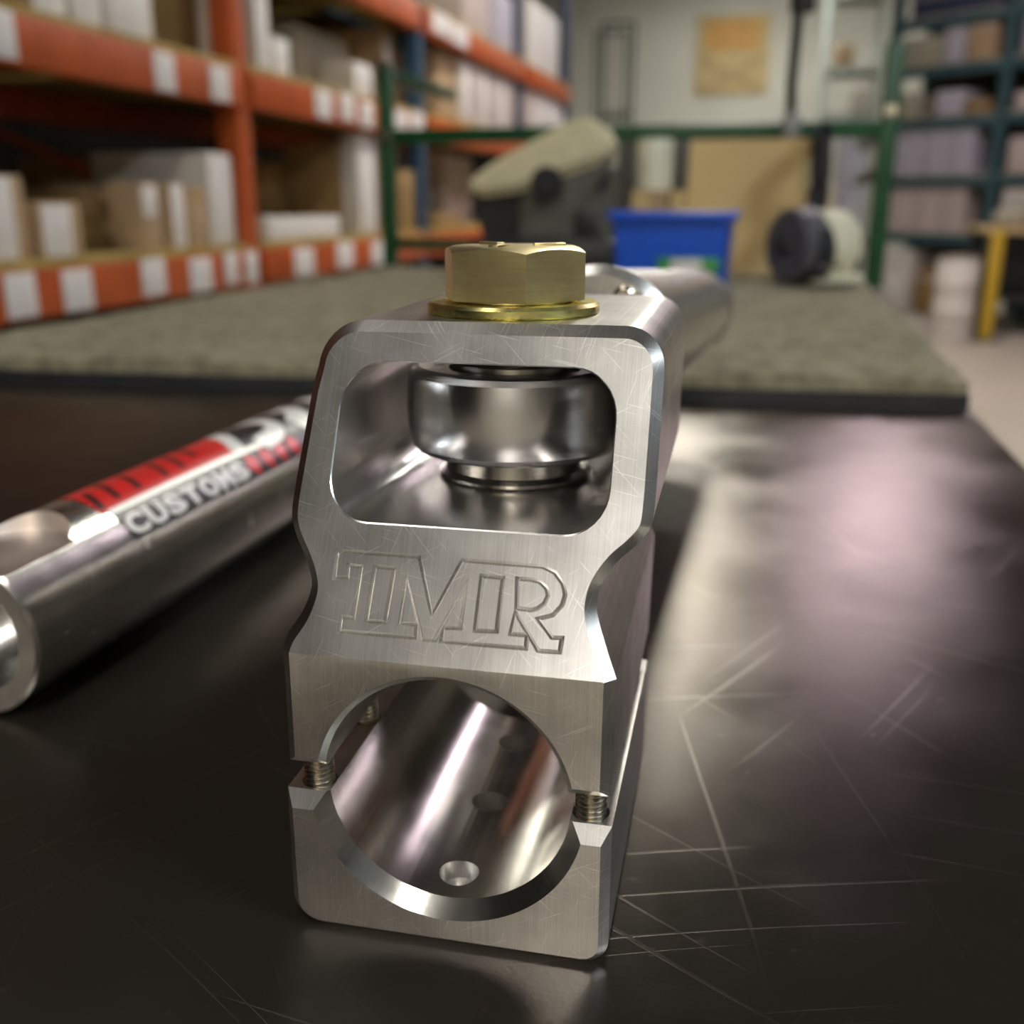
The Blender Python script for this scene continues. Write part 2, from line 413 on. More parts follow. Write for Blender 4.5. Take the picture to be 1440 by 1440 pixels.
def carpet():
    # four corners of the mat; the near edge runs slightly askew
    c = [(-.752, .735), (.152, .812), (.158, 2.00), (-.752, 2.00)]
    nx, ny, h = 60, 70, .026
    vs, fs = [], []
    rnd = random.Random(3)
    for j in range(ny+1):
        for i in range(nx+1):
            u, v = i/nx, j/ny
            x = (c[0][0]*(1-u)+c[1][0]*u)*(1-v)+(c[3][0]*(1-u)+c[2][0]*u)*v
            y = (c[0][1]*(1-u)+c[1][1]*u)*(1-v)+(c[3][1]*(1-u)+c[2][1]*u)*v
            edge = min(i, nx-i, j, ny-j)
            z = h+rnd.uniform(-.0012, .0012)-(.003 if edge == 0 else 0)+.0015*sin(x*23+y*9)
            if edge == 0: x += rnd.uniform(-.002, .002); y += rnd.uniform(-.002, .002)
            vs.append((x, y, z))
    W = nx+1
    for j in range(ny):
        for i in range(nx): fs.append((j*W+i, j*W+i+1, (j+1)*W+i+1, (j+1)*W+i))
    rim = [i for i in range(W)]+[j*W+nx for j in range(1, ny+1)]+[ny*W+i for i in range(nx-1, -1, -1)]+[j*W for j in range(ny-1, 0, -1)]
    b0 = len(vs)
    for k in rim: vs.append((vs[k][0], vs[k][1], .0125))
    m = len(rim)
    for k in range(m): fs.append((rim[k], b0+k, b0+(k+1) % m, rim[(k+1) % m]))
    fs.append(tuple(range(b0, b0+m)))
    o = empty('carpet_mat', (0, 0, 0))
    mk('pile', vs, fs, CARPET, o)
    q = offset_loop(c, .001)
    bk = MB().loft([[(x, y, .0004) for x, y in q], [(x, y, .0122) for x, y in q]]); bk.build('rubber_backing', BLACK, o, False)  # black lower layer also darkens the mat's shadowed front edge
    tag(o, 'olive grey carpet mat covering the far half of the bench', 'mat')
carpet()

# ------------------------------------------------------------------ clamp assembly (local millimetres: x right, y back, z up)
CLO = atz(640, 1333, 0)
CLR = R(1.447)
clamp = tag(empty('link_clamp', CLO, CLR), 'machined aluminium split clamp with engraved face, bearing window and gold bolt', 'clamp')
TILT = R(27)
FOLD = 64.0
def front(z): return max(0.0, (z-FOLD)*math.tan(TILT))
BX, BZ, BR = -2.0, 35.2, 25.4                    # bore centre and radius

def ring_xz(loop, y): return [(x, y if not callable(y) else y(z), z) for x, z in loop]

# upper block -------------------------------------------------------
ct = cos(TILT)
def pz(v): return FOLD+v*ct
left = spline([(-35.0, FOLD), (-34.2, pz(3.2)), (-31.9, pz(7.5)), (-30.7, pz(12)), (-31.1, pz(14.8)), (-32.7, pz(18.3)), (-35.2, pz(22.4)), (-36.7, pz(26)), (-37.1, pz(29.5)), (-36.9, pz(36))], 4)
right = spline([(31.6, FOLD), (29.2, pz(5.9)), (27.2, pz(11.4)), (26.9, pz(14.6)), (27.7, pz(18.1)), (30.1, pz(22)), (33.4, pz(25.4)), (35.7, pz(28.6)), (36.3, pz(32)), (36.4, pz(38))], 4)
TOPZ = 125.6
outline = [(-35.2, 38.8), (31.4, 38.8)] + right + [(36.3, 117.5)] + arc(36.3-8, TOPZ-8, 8, 0, 90, 8)[1:] + arc(-35.4+9, TOPZ-9, 9, 90, 180, 8) + [(-36.1, 112)] + left[::-1]
outline = ccw(outline)
inner = offset_loop(outline, -2.1)
inner = [(x, FOLD if abs(zo-FOLD) < 1e-6 else max(z, 39.5)) for (x, z), (xo, zo) in zip(inner, outline)]
def back(z): return 86.0+20.0*(z-38.8)/86.8      # the rear face leans out towards the top
mb = MB()
n = len(outline)
rings = [ring_xz(inner, front), [(x, front(z)+2.1, z) for x, z in outline],
         [(x, back(z)-1.5, z) for x, z in outline], ring_xz(offset_loop(outline, -1.5), back)]
mb.loft(rings, caps=False)
lo_idx = [i for i in range(n) if outline[i][1] <= FOLD+1e-6]
hi_idx = [i for i in range(n) if outline[i][1] >= FOLD-1e-6]
# contiguous order: rotate so the low run is contiguous
def run(idx):
    s_ = set(idx)
    st = [i for i in idx if (i-1) % n not in s_][0]
    o = [st]
    while (o[-1]+1) % n in s_ and len(o) < len(s_): o.append((o[-1]+1) % n)
    return o
mb.f.append(tuple(run(lo_idx))); mb.f.append(tuple(run(hi_idx)))
mb.f.append(tuple(range(3*n, 4*n)))
# bmesh triangulates the back n-gon well enough
bore_up = MB().lathe([(0, -6), (BR+7.2, -6), (BR, 1.2), (BR, 130), (0, 130)], 96, Matrix.Translation((BX, 0, BZ)) @ AXY)
def rrect(x0, x1, z0, z1, rbl, rbr, rtr, rtl):
    return (arc(x0+rbl, z0+rbl, rbl, 180, 270) + arc(x1-rbr, z0+rbr, rbr, 270, 360) + arc(x1-rtr, z1-rtr, rtr, 0, 90) + arc(x0+rtl, z1-rtl, rtl, 90, 180))
win = rrect(-28.8, 27.7, pz(27.0), pz(60.4), 8.5, 8.5, 9, 9)
win_c = MB().loft([[(x, front(z)-3, z) for x, z in offset_loop(win, 3.25)], [(x, front(z)+.25, z) for x, z in win], [(x, 140, z) for x, z in win]])
LOGO = [[(-25.5, 20.9), (-8.41, 20.87), (-4.64, 9.56), (0.31, 20.83), (16.18, 20.75), (18.57, 19.74), (20.26, 17.78), (20.93, 15.77), (20.51, 13.67), (18.92, 11.67), (16.15, 10.77), (19.12, 7.45), (21.05, 7.55), (20.84, 4.85), (16.72, 4.75), (11.67, 11.5), (11.13, 7.45), (14.36, 7.5), (14.33, 5.0), (-2.21, 4.9), (-2.04, 7.6), (1.2, 7.7), (1.61, 16.7), (-3.52, 5.0), (-6.09, 4.95), (-10.55, 16.7), (-10.87, 7.6), (-7.37, 7.65), (-7.4, 5.15), (-23.03, 5.1), (-22.9, 7.9), (-20.44, 7.87), (-20.09, 18.0), (-22.8, 18.2), (-22.74, 15.7), (-25.43, 15.5)],
        [(-17.25, 18.25), (-13.28, 18.17), (-13.9, 7.6), (-17.74, 7.55)], [(4.42, 18.1), (8.61, 18.0), (8.39, 7.7), (4.16, 7.5)],
        [(11.43, 18.07), (14.13, 18.08), (15.88, 17.76), (17.25, 16.61), (17.63, 15.32), (17.09, 13.77), (15.97, 12.74), (14.68, 12.26), (11.8, 12.45)]]
def groove(loop, hw=.45, dp=.65):
    loop = ccw(loop)
    def P(u, v, h): return (u, v*sin(TILT)-h*cos(TILT), FOLD+v*cos(TILT)+h*sin(TILT))
    up = .06; k = hw*(dp+up)/dp
    A = [P(*q, up) for q in offset_loop(loop, k, 2.2)]; B = [P(*q, -dp) for q in loop]; D = [P(*q, up) for q in offset_loop(loop, -k, 2.2)]
    m = len(loop); fs = []
    for i in range(m):
        j = (i+1) % m
        fs += [(i, j, m+j, m+i), (m+i, m+j, 2*m+j, 2*m+i), (2*m+i, 2*m+j, j, i)]
    return MB().add(A+B+D, fs)
cuts = [(bore_up, 'DIFFERENCE', 1), (win_c, 'DIFFERENCE', 2)] + [(groove(l), 'DIFFERENCE', 0, True) for l in LOGO]
me = boolean(mb.v, mb.f, cuts, [MILLED, TURNED, POCKET]); smooth_mesh(me, 28)
upper = link('upper_block', me, clamp); upper['label'] = 'upper clamp half with the letters TMR engraved in outline'

# lower block -------------------------------------------------------
LX0, LX1, LTOP, LLEN = -36.4, 31.7, 32.0, 82.0
lo = ccw([(LX0, LTOP), (LX0, 12)] + arc(LX0+6.5, 6.5, 6.5, 180, 270, 8) + arc(LX1-5.5, 5.5, 5.5, 270, 360, 8) + [(LX1, LTOP)])
lin = offset_loop(lo, -1.9)
lin = [(x, min(z, LTOP-3.2)) for x, z in lin]
mb = MB().loft([ring_xz(lin, 0), [(x, 2.6 if z > LTOP-1 else 2.0, z) for x, z in lo], [(x, LLEN-1.2, z) for x, z in lo], ring_xz(offset_loop(lo, -1.2), LLEN)])
bore_lo = MB().lathe([(0, -4), (BR+3.2+4, -4), (BR, 3.2), (BR, 130), (0, 130)], 96, Matrix.Translation((BX, 0, BZ)) @ AXY)
cuts = [(bore_lo, 'DIFFERENCE', 1)]
for yy in (11.4, 39.6, 68.6):
    zd = 4.6 if yy < 20 else 1.6
    cuts.append((MB().lathe([(0, zd-2.4), (4.3, zd), (4.3, 20), (0, 20)], 40, Matrix.Translation((BX, yy, .9))), 'DIFFERENCE', 0))
SCREWS = [(sx, yy) for sx in (-31.0, 26.9) for yy in (6.9, 34.5, 62)]
for sx, yy in SCREWS:
    cuts.append((MB().lathe([(0, 14), (3.75, 14), (3.75, 40), (0, 40)], 28, Matrix.Translation((sx, yy, 0))), 'DIFFERENCE', 0))
me = boolean(mb.v, mb.f, cuts, [MILLED, TURNED]); smooth_mesh(me, 28)
lower = link('lower_block', me, clamp); lower['label'] = 'lower clamp half with drilled dimples in its bore'
def screw_mesh():
    prof = [(0, 14.2)]; z = 14.2
    while z < 44:
        prof += [(2.55, z), (3.2, z+.45), (3.2, z+.6), (2.55, z+1.05)]; z += 1.06
    prof.append((0, z))
    n_ = 24; vs = []; fs = []
    m = MB().lathe(prof, n_)
    # shear each turn into a helix
    m.v = [(x, y, zz+(math.atan2(y, x)/(2*pi))*1.06 if (x*x+y*y) > .1 else zz) for x, y, zz in m.v]
    me = bpy.data.meshes.new('clamp_screw'); me.from_pydata([(x*MM, y*MM, z_*MM) for x, y, z_ in m.v], [], m.f); me.materials.append(SCREW)
    smooth_mesh(me, 40); return me
sm = screw_mesh()
for sx, yy in SCREWS: link('clamp_screw', sm, clamp, (sx*MM, yy*MM, 0))

# bolt, washer, bearing --------------------------------------------
AX, AY = 0.6, 55.0
def hexbolt():
    rc, h = 16.6, 11.2; zb = TOPZ+2.7+.5
    hx = [(rc*sin(R(21+60*k)), -rc*cos(R(21+60*k))) for k in range(6)]
    m = MB().loft([[(x, y, zb) for x, y in hx], [(x, y, zb+h) for x, y in hx]])
    c = MB().lathe([(0, zb-1), (15.3, zb-1), (16.9, zb+.45), (18, zb+.5), (18, zb+h-1.75), (13.4, zb+h), (0, zb+h)], 72)
    me = boolean(m.v, m.f, [(c, 'INTERSECT', 0)], [ZINC]); smooth_mesh(me, 24)
    o = link('hex_bolt', me, clamp, (AX*MM, AY*MM, 0)); o['label'] = 'gold zinc plated hex bolt head'
    MB().lathe([(0, 78), (9.4, 78), (9.4, zb-.5), (13.6, zb-.5), (13.6, zb+.05), (0, zb+.05)], 40).build('shank', ZINC, o, scale=MM)
    for k in range(3):
        a = R(20+120*k); M = Matrix.Rotation(a, 4, 'Z')
        MB().box(4.5, 11.5, -1.1, 1.1, zb+h-.2, zb+h+.55, .2, M).build('grade_mark', ZINC, o, scale=MM)
hexbolt()
wz = TOPZ
MB().lathe([(9.9, wz+.02), (18.6, wz+.02), (19.2, wz+.5), (19.2, wz+1.9), (18.4, wz+2.6), (9.9, wz+2.6)], 72, closed=True).build('washer', GREENZINC, clamp, scale=MM, loc=(AX*MM, AY*MM, 0))['label'] = 'yellow zinc flat washer'
WZ0, WZ1 = pz(27.0), pz(60.4)
bz0, bz1 = 94.6, 114.0
bp = [(15.5, bz0), (22.6, bz0), (23.6, bz0+.6)]
for k in range(11):
    t = -1+2*k/10; bp.append((25.3-.7*t*t, (bz0+bz1)/2+t*7.9))
bp += [(23.6, bz1-.6), (22.6, bz1), (19.0, bz1), (18.6, bz1-1), (15.5, bz1-1)]
brg = MB().lathe(bp, 96, closed=True).build('bearing', STEEL, clamp, scale=MM, loc=(AX*MM, 58*MM, 0)); smooth_mesh(brg.data, 9); brg['label'] = 'dark polished spherical bearing'
MB().lathe([(9.6, WZ0+.05), (17.4, WZ0+.05), (18.0, WZ0+.5), (18.0, WZ0+1.2), (16.6, WZ0+2.2), (16.2, WZ0+4.5), (16.2, bz0+1), (9.6, bz0+1)], 72, closed=True).build('spacer', DARKSTEEL, brg, scale=MM)
MB().lathe([(9.6, bz1-2), (15.0, bz1-2), (14.6, bz1+.4), (13.4, bz1+1.4), (13.4, WZ1-.05), (9.6, WZ1-.05)], 72, closed=True).build('spacer', DARKSTEEL, brg, scale=MM)

# ------------------------------------------------------------------ link tube behind the clamp
def axis_frame(p, d):
    z = d.normalized(); x = z.cross(Vector((0, 0, 1))).normalized(); y = z.cross(x)
    M = Matrix((x, y, z)).transposed().to_4x4(); M.translation = p
    return M
D0 = Vector((-.0519, .3248, .1040)); D1 = Vector((-.0467, .680, .0825))
LT = tag(empty('link_tube', D0), 'polished aluminium link tube running back from behind the clamp', 'tube')
dv = D1-D0; LL = dv.length/MM
Mx = axis_frame(Vector((0, 0, 0)), dv)
MB().lathe([(20, 6), (24.6, 6), (25.4, 6.8), (25.4, LL-.6), (24.8, LL), (20.5, LL), (20.5, 60), (20, 60)], 72, Mx, closed=True).build('tube_body', BRUSHED, LT, scale=MM)
MB().lathe([(0, 0), (23.4, 0), (26.6, 3.0), (26.6, 7.5), (25.4, 8.4), (0, 8.4)], 72, Mx).build('end_plug', MILLED, LT, scale=MM)
MB().lathe([(0, LL-2), (24.5, LL-2), (26.8, LL+1), (26.8, LL+8), (25.5, LL+10), (0, LL+10)], 72, Mx).build('end_collar', MILLED, LT, scale=MM)
MB().lathe([(0, -60), (8, -60), (9.2, -58), (9.2, -30), (16, -29.5), (16, -14), (9.2, -13.5), (9.2, .5), (0, .5)], 32, Mx).build('threaded_shank', STEEL, LT, scale=MM)
sm_ = MB().lathe([(0, -4.6), (2.2, -4.6), (3.4, -3.6), (3.4, 0.3), (0, .3)], 24, Mx @ Matrix.Translation((9.5, -17, 0)))
sm_.build('set_screw', SCREW, LT, scale=MM)

# ------------------------------------------------------------------ tube with the decal, left of the clamp
TR, TA, TS = 26.0, R(.5), -226.0
S0, S1 = 231.0, 640.0
tb = tag(empty('aluminium_tube', (TS*cos(TA)*MM, -TS*sin(TA)*MM, .0002), -TA), 'silver aluminium tube with a red and black decal lying left of the clamp', 'tube')
Mt = Matrix.Translation((0, 0, TR)) @ AXY
IR = 18.6
m = MB().lathe([(IR+.8, S0), (TR-1.0, S0), (TR, S0+1.0), (TR, S1-1), (TR-1, S1), (IR, S1), (IR, S0+1.2)], 96, Mt, closed=True)
flat = MB().box(-40, 40, S0-10, S0+34, TR+19.8, TR+60)
cyl = MB().lathe([(0, TR+19.8), (16, TR+19.8), (16, TR+40), (0, TR+40)], 48, Matrix.Translation((0, S0+27.5, 0)))
me = boolean(m.v, m.f, [(flat, 'DIFFERENCE', 1), (cyl, 'DIFFERENCE', 1)], [BRUSHED, SAWN])
for p in me.polygons:
    if p.normal.y < -.97 and p.center.y < (S0+.2)*MM: p.material_index = 1
smooth_mesh(me, 28)
link('tube_body', me, tb)
th = []
z = S0+2.0
while z < S0+75:
    th += [(IR+.1, z), (IR-1.3, z+.9), (IR-1.3, z+1.2), (IR+.1, z+2.1)]; z += 2.15
th += [(IR+.6, z), (IR+.6, S0+2)]
MB().lathe(th, 64, Mt, closed=True).build('inner_thread', BRUSHED, tb, scale=MM)

def onTube(s, phi, h=0.0):
    a = R(phi); return ((TR+h)*sin(a), s, TR+(TR+h)*cos(a))
def patch(name, m, poly_rows, h, parent):
    """closed thin vinyl piece on the tube: rows of (s, phi) points of equal length"""
    rows, cols = len(poly_rows), len(poly_rows[0]); vs, fs = [], []
    for hh in (h, h-.09):
        for r in poly_rows: vs += [onTube(s, p, hh) for s, p in r]
    o = rows*cols
    for i in range(rows-1):
        for j in range(cols-1):
            a = i*cols+j; fs += [(a, a+1, a+cols+1, a+cols), (o+a, o+a+cols, o+a+cols+1, o+a+1)]
    rim = [j for j in range(cols)]+[i*cols+cols-1 for i in range(1, rows)]+[(rows-1)*cols+j for j in range(cols-2, -1, -1)]+[i*cols for i in range(rows-2, 0, -1)]
    for a, b in zip(rim, rim[1:]+rim[:1]): fs.append((a, b, o+b, o+a))
    return mk(name, vs, fs, m, parent, True, MM)
def lerp(a, b, t): return a+(b-a)*t
dec = patch('decal', DECALB, [[(lerp(287.5 - (.0 if True else 0), 520, j/30), lerp(-70, 58.5, i/30)) for j in range(31)] for i in range(31)], .12, tb)
dec['label'] = 'black vinyl decal with red and white lettering'
# red field cut on a slant, black slashes, white underline
patch('red_field', DECALR, [[(lerp(284.5+(30-p)*.12*1.0, 384+(30-p)*.10, j/16), p) for j in range(17)] for p in [lerp(-70, 30, k/24) for k in range(25)]], .24, dec)
for s_, p0, p1 in ((287.5, 14, 25), (299, 3, 21), (312, 6, 21), (330, 7, 20.5), (342, 6, 19.5), (356, -4, 12)):
    patch('black_slash', DECALB, [[(lerp(s_-1.6, s_+1.6, j/2)+(p1-p)*.25, p) for j in range(3)] for p in [lerp(p0-16, p1, k/8) for k in range(9)]], .34, dec)
patch('white_band', DECALW, [[(lerp(288, 402, j/20), lerp(p, p+2*(j/20)-2.0*sin(pi*j/20), .8)) for j in range(21)] for p in (28.0, 30.5, 33.5)], .36, dec)
def stroke(name, m, pts, wd, h, parent):
    P = spline(pts, 6); rows = []
    for i, q in enumerate(P):
        a, b = P[max(0, i-1)], P[min(len(P)-1, i+1)]
        k = TR*pi/180
        t = Vector((b[0]-a[0], (b[1]-a[1])*k)).normalized(); nn = Vector((-t.y, t.x))
        rows.append([(q[0]+nn.x*wd*f_, q[1]+nn.y*wd*f_/k) for f_ in (-.5, -.17, .17, .5)])
    return patch(name, m, rows, h, parent)
stroke('white_letter', DECALW, [(396, -48), (391.5, -22), (388, -5), (383, 12.6), (378, 29)], 8, .40, dec)
stroke('white_letter', DECALW, [(404, -40), (414, -20), (420, -2), (420, 16), (411, 27), (396, 31)], 9, .44, dec)
stroke('white_letter', DECALW, [(436, -45), (446, -22), (450, -2), (446, 16), (434, 29)], 12, .42, dec)
stroke('white_letter', DECALW, [(470, -45), (478, -10), (474, 20), (462, 30)], 10, .42, dec)
# CUSTOMS, one glyph at a time bent onto the tube
def glyph(ch, s0, s1, p_base, p_top, m, h, name):
    cu = bpy.data.curves.new('g', 'FONT'); cu.body = ch; cu.size = 1; cu.offset = .05; cu.resolution_u = 3
    o = bpy.data.objects.new('g', cu); COL.objects.link(o)
    dg = bpy.context.evaluated_depsgraph_get(); dg.update()
    me = bpy.data.meshes.new_from_object(o.evaluated_get(dg)); bpy.data.objects.remove(o)
    bm = bmesh.new(); bm.from_mesh(me)
    bmesh.ops.remove_doubles(bm, verts=bm.verts, dist=1e-5)
    xs = [v.co.x for v in bm.verts]; ys = [v.co.y for v in bm.verts]
    x0, x1, y0, y1 = min(xs), max(xs), min(ys), max(ys)
    for k in range(1, 5):
        yy = lerp(y0, y1, k/5)
        bmesh.ops.bisect_plane(bm, geom=bm.verts[:]+bm.edges[:]+bm.faces[:], plane_co=(0, yy, 0), plane_no=(0, 1, 0))
    r = bmesh.ops.extrude_face_region(bm, geom=bm.faces[:])
    for e in r['geom']:
        if isinstance(e, bmesh.types.BMVert): e.co.z += 1
    for v in bm.verts:
        s_ = lerp(s0, s1, (v.co.x-x0)/(x1-x0)); p = lerp(p_base, p_top, (v.co.y-y0)/(y1-y0))
        q = onTube(s_, p, h if v.co.z > .5 else h-.12); v.co = (q[0]*MM, q[1]*MM, q[2]*MM)
    me2 = bpy.data.meshes.new(name); bm.to_mesh(me2); bm.free(); me2.materials.append(m); smooth_mesh(me2, 30)
    return link(name, me2, dec)
for i, ch in enumerate('CUSTOMS'):
    glyph(ch, 288.5+12.0*i, 288.5+12.0*i+10.8, 56.3, 38.0, DECALW, .30, 'letter')
for i in range(4):
    s_ = 374+12.5*i
    stroke('red_letter', DECALR, [(s_+1, 53), (s_+4, 46), (s_+6, 38)], 7.5, .30, dec)

# ------------------------------------------------------------------ orange rack along the left wall
RX = -1.40
RACKY = [1.18, 2.71, 4.24, 6.03, 7.45]
SH = [-.47, .035, .50, .905]                      # board tops
rack = tag(empty('pallet_rack', (RX, RACKY[0], FLOOR_Z)), 'orange beam storage rack full of boxes along the left wall', 'rack')
def rp(name, mb_, m, smooth=True):
    mb_.v = [(x-RX, y-RACKY[0], z-FLOOR_Z) for x, y, z in mb_.v]
    return mb_.build(name, m, rack, smooth)
PW = .036
for i, y in enumerate(RACKY):
    m = ORANGE if i < 2 else (BLUEPAINT if i == 2 else NAVY)
    for x in (RX-.04, RX-.92):
        rp('post', MB().box(x-.03, x+.036, y-PW, y+PW, FLOOR_Z, 2.2, .004), m)
    for k in range(4):
        rp('brace', MB().tube([(RX-.05, y, FLOOR_Z+.15+k*.7), (RX-.92, y, FLOOR_Z+.5+k*.7)], .012, 6), m)
card_m = bpy.data.meshes
for b in range(4):
    y0, y1 = RACKY[b]+PW, RACKY[b+1]-PW
    for k, z in enumerate(SH):
        if k == 3 and b == 0: continue
        rp('beam', MB().box(RX-.035, RX+.012, y0, y1, z-.105, z-.012, .004), ORANGE)
        rp('beam', MB().box(RX-.94, RX-.90, y0, y1, z-.105, z-.012, .004), ORANGE)
        nb = 5
        for j in range(nb):
            ya, yb = lerp(y0, y1, j/nb)+.003, lerp(y0, y1, (j+1)/nb)-.003
            rp('shelf_board', MB().box(RX-.93, RX+.004, ya, yb, z-.012, z+.004, .002), PLYDECK)
def cards(k, spans):
    z = SH[k]
    for px, wd in spans:
        wd *= .85; dz = random.uniform(-.012, .004)
        c = atx(px, 285, RX+.013)
        rp('label_card', MB().box(RX+.012, RX+.0155, c.y-wd/2, c.y+wd/2, z-.092+dz, z-.008+dz, .001), WHITE)
cards(1, [(12, .10), (95, .11), (206, .11), (274, .12), (318, .08), (347, .08), (423, .16), (482, .16), (530, .16)])
cards(2, [(32, .09), (248, .10), (322, .11), (462, .15), (494, .14), (520, .14), (567, .18), (590, .18)])
cards(3, [(625, .3), (650, .3)])

PLACED = []
def carton(px0, px1, ytop, k, m, label, depth=.34, lab=None, back_=.03, tape=True, z0=None, flap=False, yb=None, group=None):
    """carton standing on shelf k whose front spans px0..px1 in the photograph"""
    X = RX-back_
    a, b = atx(px0, 300, X).y, atx(px1, 300, X).y
    zb = SH[k]+.0045 if z0 is None else z0
    zt = atx((px0+px1)/2, ytop, X).z
    if k < 3 and not (k == 2 and (a+b)/2 < RACKY[1]): zt = min(zt, SH[k+1]-.115)
    # keep clear of the posts and of the cartons already standing there
    mid = (a+b)/2
    for yp in RACKY:
        if yp < mid: a = max(a, yp+PW+.008)
        else: b = min(b, yp-PW-.008)
    box_ = [X-depth, X, a, b, zb, zt]
    for q in PLACED:
        if min(box_[1], q[1])-max(box_[0], q[0]) > 0 and min(box_[3], q[3])-max(box_[2], q[2]) > 0 and min(box_[5], q[5])-max(box_[4], q[4]) > 0:
            opts = [(box_[1]-q[0], 1, q[0]-.004), (q[1]-box_[0], 0, q[1]+.004), (box_[3]-q[2], 3, q[2]-.003), (q[3]-box_[2], 2, q[3]+.003)]
            opts = [(p_/(box_[1]-box_[0] if i_ < 2 else box_[3]-box_[2]), i_, v_) for p_, i_, v_ in opts]
            pen, ix, val = min(opts); box_[ix] = val
    PLACED.append(box_)
    X, depth = box_[1], box_[1]-box_[0]
    wy, h = box_[3]-box_[2], zt-zb
    if wy < .025 or depth < .04 or h < .02: print('SKIP', label, wy, depth, h); return None, zt
    t = empty('carton', (X, (box_[2]+box_[3])/2, zb))
    body = MB().box(-depth, 0, -wy/2, wy/2, 0, h, .004).build('body', m, t)
    if tape:
        MB().box(-depth*.98, .0012, -.024, .024, h-.0005, h+.0012).box(0, .0012, -.024, .024, h*.72, h).build('tape', TAPE, t, False)
        MB().box(-depth*.99, -.001, -.0015, .0015, h-.001, h+.0006).build('lid_seam', CARDDARK, t, False)
    if lab:
        f0, f1, g0, g1 = lab
        MB().box(0, .0022, lerp(-wy/2, wy/2, f0), lerp(-wy/2, wy/2, f1), h*g0, h*g1, .0004).build('label_sheet', WHITE, t)
    if flap:
        MB().box(-.002, .05, -wy/2, wy/2, h-.003, h, 0, Matrix.Translation((0, 0, h*.0))).build('flap', m, t)
    tag(t, label, 'box', group)
    return t, zt
FULL = (.03, .97, .03, .97)
# shelf under the bench-height beam, nearest bay
carton(-60, 36, 246, 1, CARDLIGHT, 'tall tan carton with white sheet at the left picture edge, lower shelf', lab=(.0, .80, .02, .98))
carton(56, 112, 284, 1, CARDLIGHT, 'small tan carton with white label, second from left on lower shelf', lab=(.02, .72, .02, .95))
_, zt = carton(112, 192, 313, 1, CARDDARK, 'bottom flat brown carton of the stack in the middle of the lower shelf', .6, back_=.12)
_, zt2 = carton(112, 190, 268, 1, CARDDARK, 'upper flat brown carton of the stack in the middle of the lower shelf', .6, back_=.12, z0=zt+.001)
carton(170, 282, 222, 1, CARD, 'large brown carton set back behind the small cartons, lower shelf', .4, back_=.36)
carton(199, 226, 256, 1, CARDLIGHT, 'narrow tan carton upright left of the striped white one, lower shelf', lab=(.1, .8, .5, .95))
carton(229, 264, 258, 1, CARDLIGHT, 'narrow tan carton with a white stripe label, lower shelf', lab=(.12, .75, .02, .98))
carton(266, 292, 262, 1, CARDLIGHT, 'plain narrow tan carton beside the tall white one, lower shelf')
carton(296, 352, 217, 1, OFFWHITE, 'tall white carton right beside the orange post, lower shelf', lab=FULL, tape=False)
# same shelf, second bay
carton(372, 445, 232, 1, CARD, 'brown carton behind the white tray in the second bay', .3, back_=.30)
carton(374, 478, 305, 1, OFFWHITE, 'low white carton at the front of the second bay', .28, lab=FULL, tape=False)
carton(432, 456, 222, 1, OFFWHITE, 'upright white carton behind the low white one, left of its pair', .3, back_=.33, lab=FULL, tape=False)
carton(462, 484, 226, 1, OFFWHITE, 'upright white carton behind the low white one, right of its pair', .3, back_=.33, lab=FULL, tape=False)
carton(476, 502, 205, 1, CARD, 'tall brown carton beside the tallest white spine, second bay', .5, back_=.10)
carton(506, 530, 176, 1, OFFWHITE, 'tallest narrow white carton left of the green post', .4, lab=FULL, tape=False)
carton(532, 556, 200, 1, CARDLIGHT, 'tall tan carton directly behind the green post', .4, lab=(.1, .9, .2, .95))
carton(562, 588, 240, 1, CARD, 'brown carton left of the blue post', .4)
carton(614, 650, 300, 1, CARD, 'brown carton with white label right of the blue post, lower one', .4)
carton(625, 664, 205, 1, PINKISH, 'pinkish carton standing right of the blue post', .4, back_=.25)
# upper shelf, nearest bay (bottoms only in view)
carton(60, 128, -120, 2, CARD, 'carton on the upper shelf at the top left, leftmost', lab=(.3, .95, .02, .3))
carton(132, 172, -20, 2, OFFWHITE, 'small white carton on the upper shelf, left of its pair', lab=FULL, tape=False)
carton(180, 240, -12, 2, OFFWHITE, 'small white carton on the upper shelf, right of its pair', lab=(.05, .85, .05, .95), tape=False)
carton(245, 300, -140, 2, CARD, 'large olive brown carton on the upper shelf left of the orange post', .5, back_=.2)
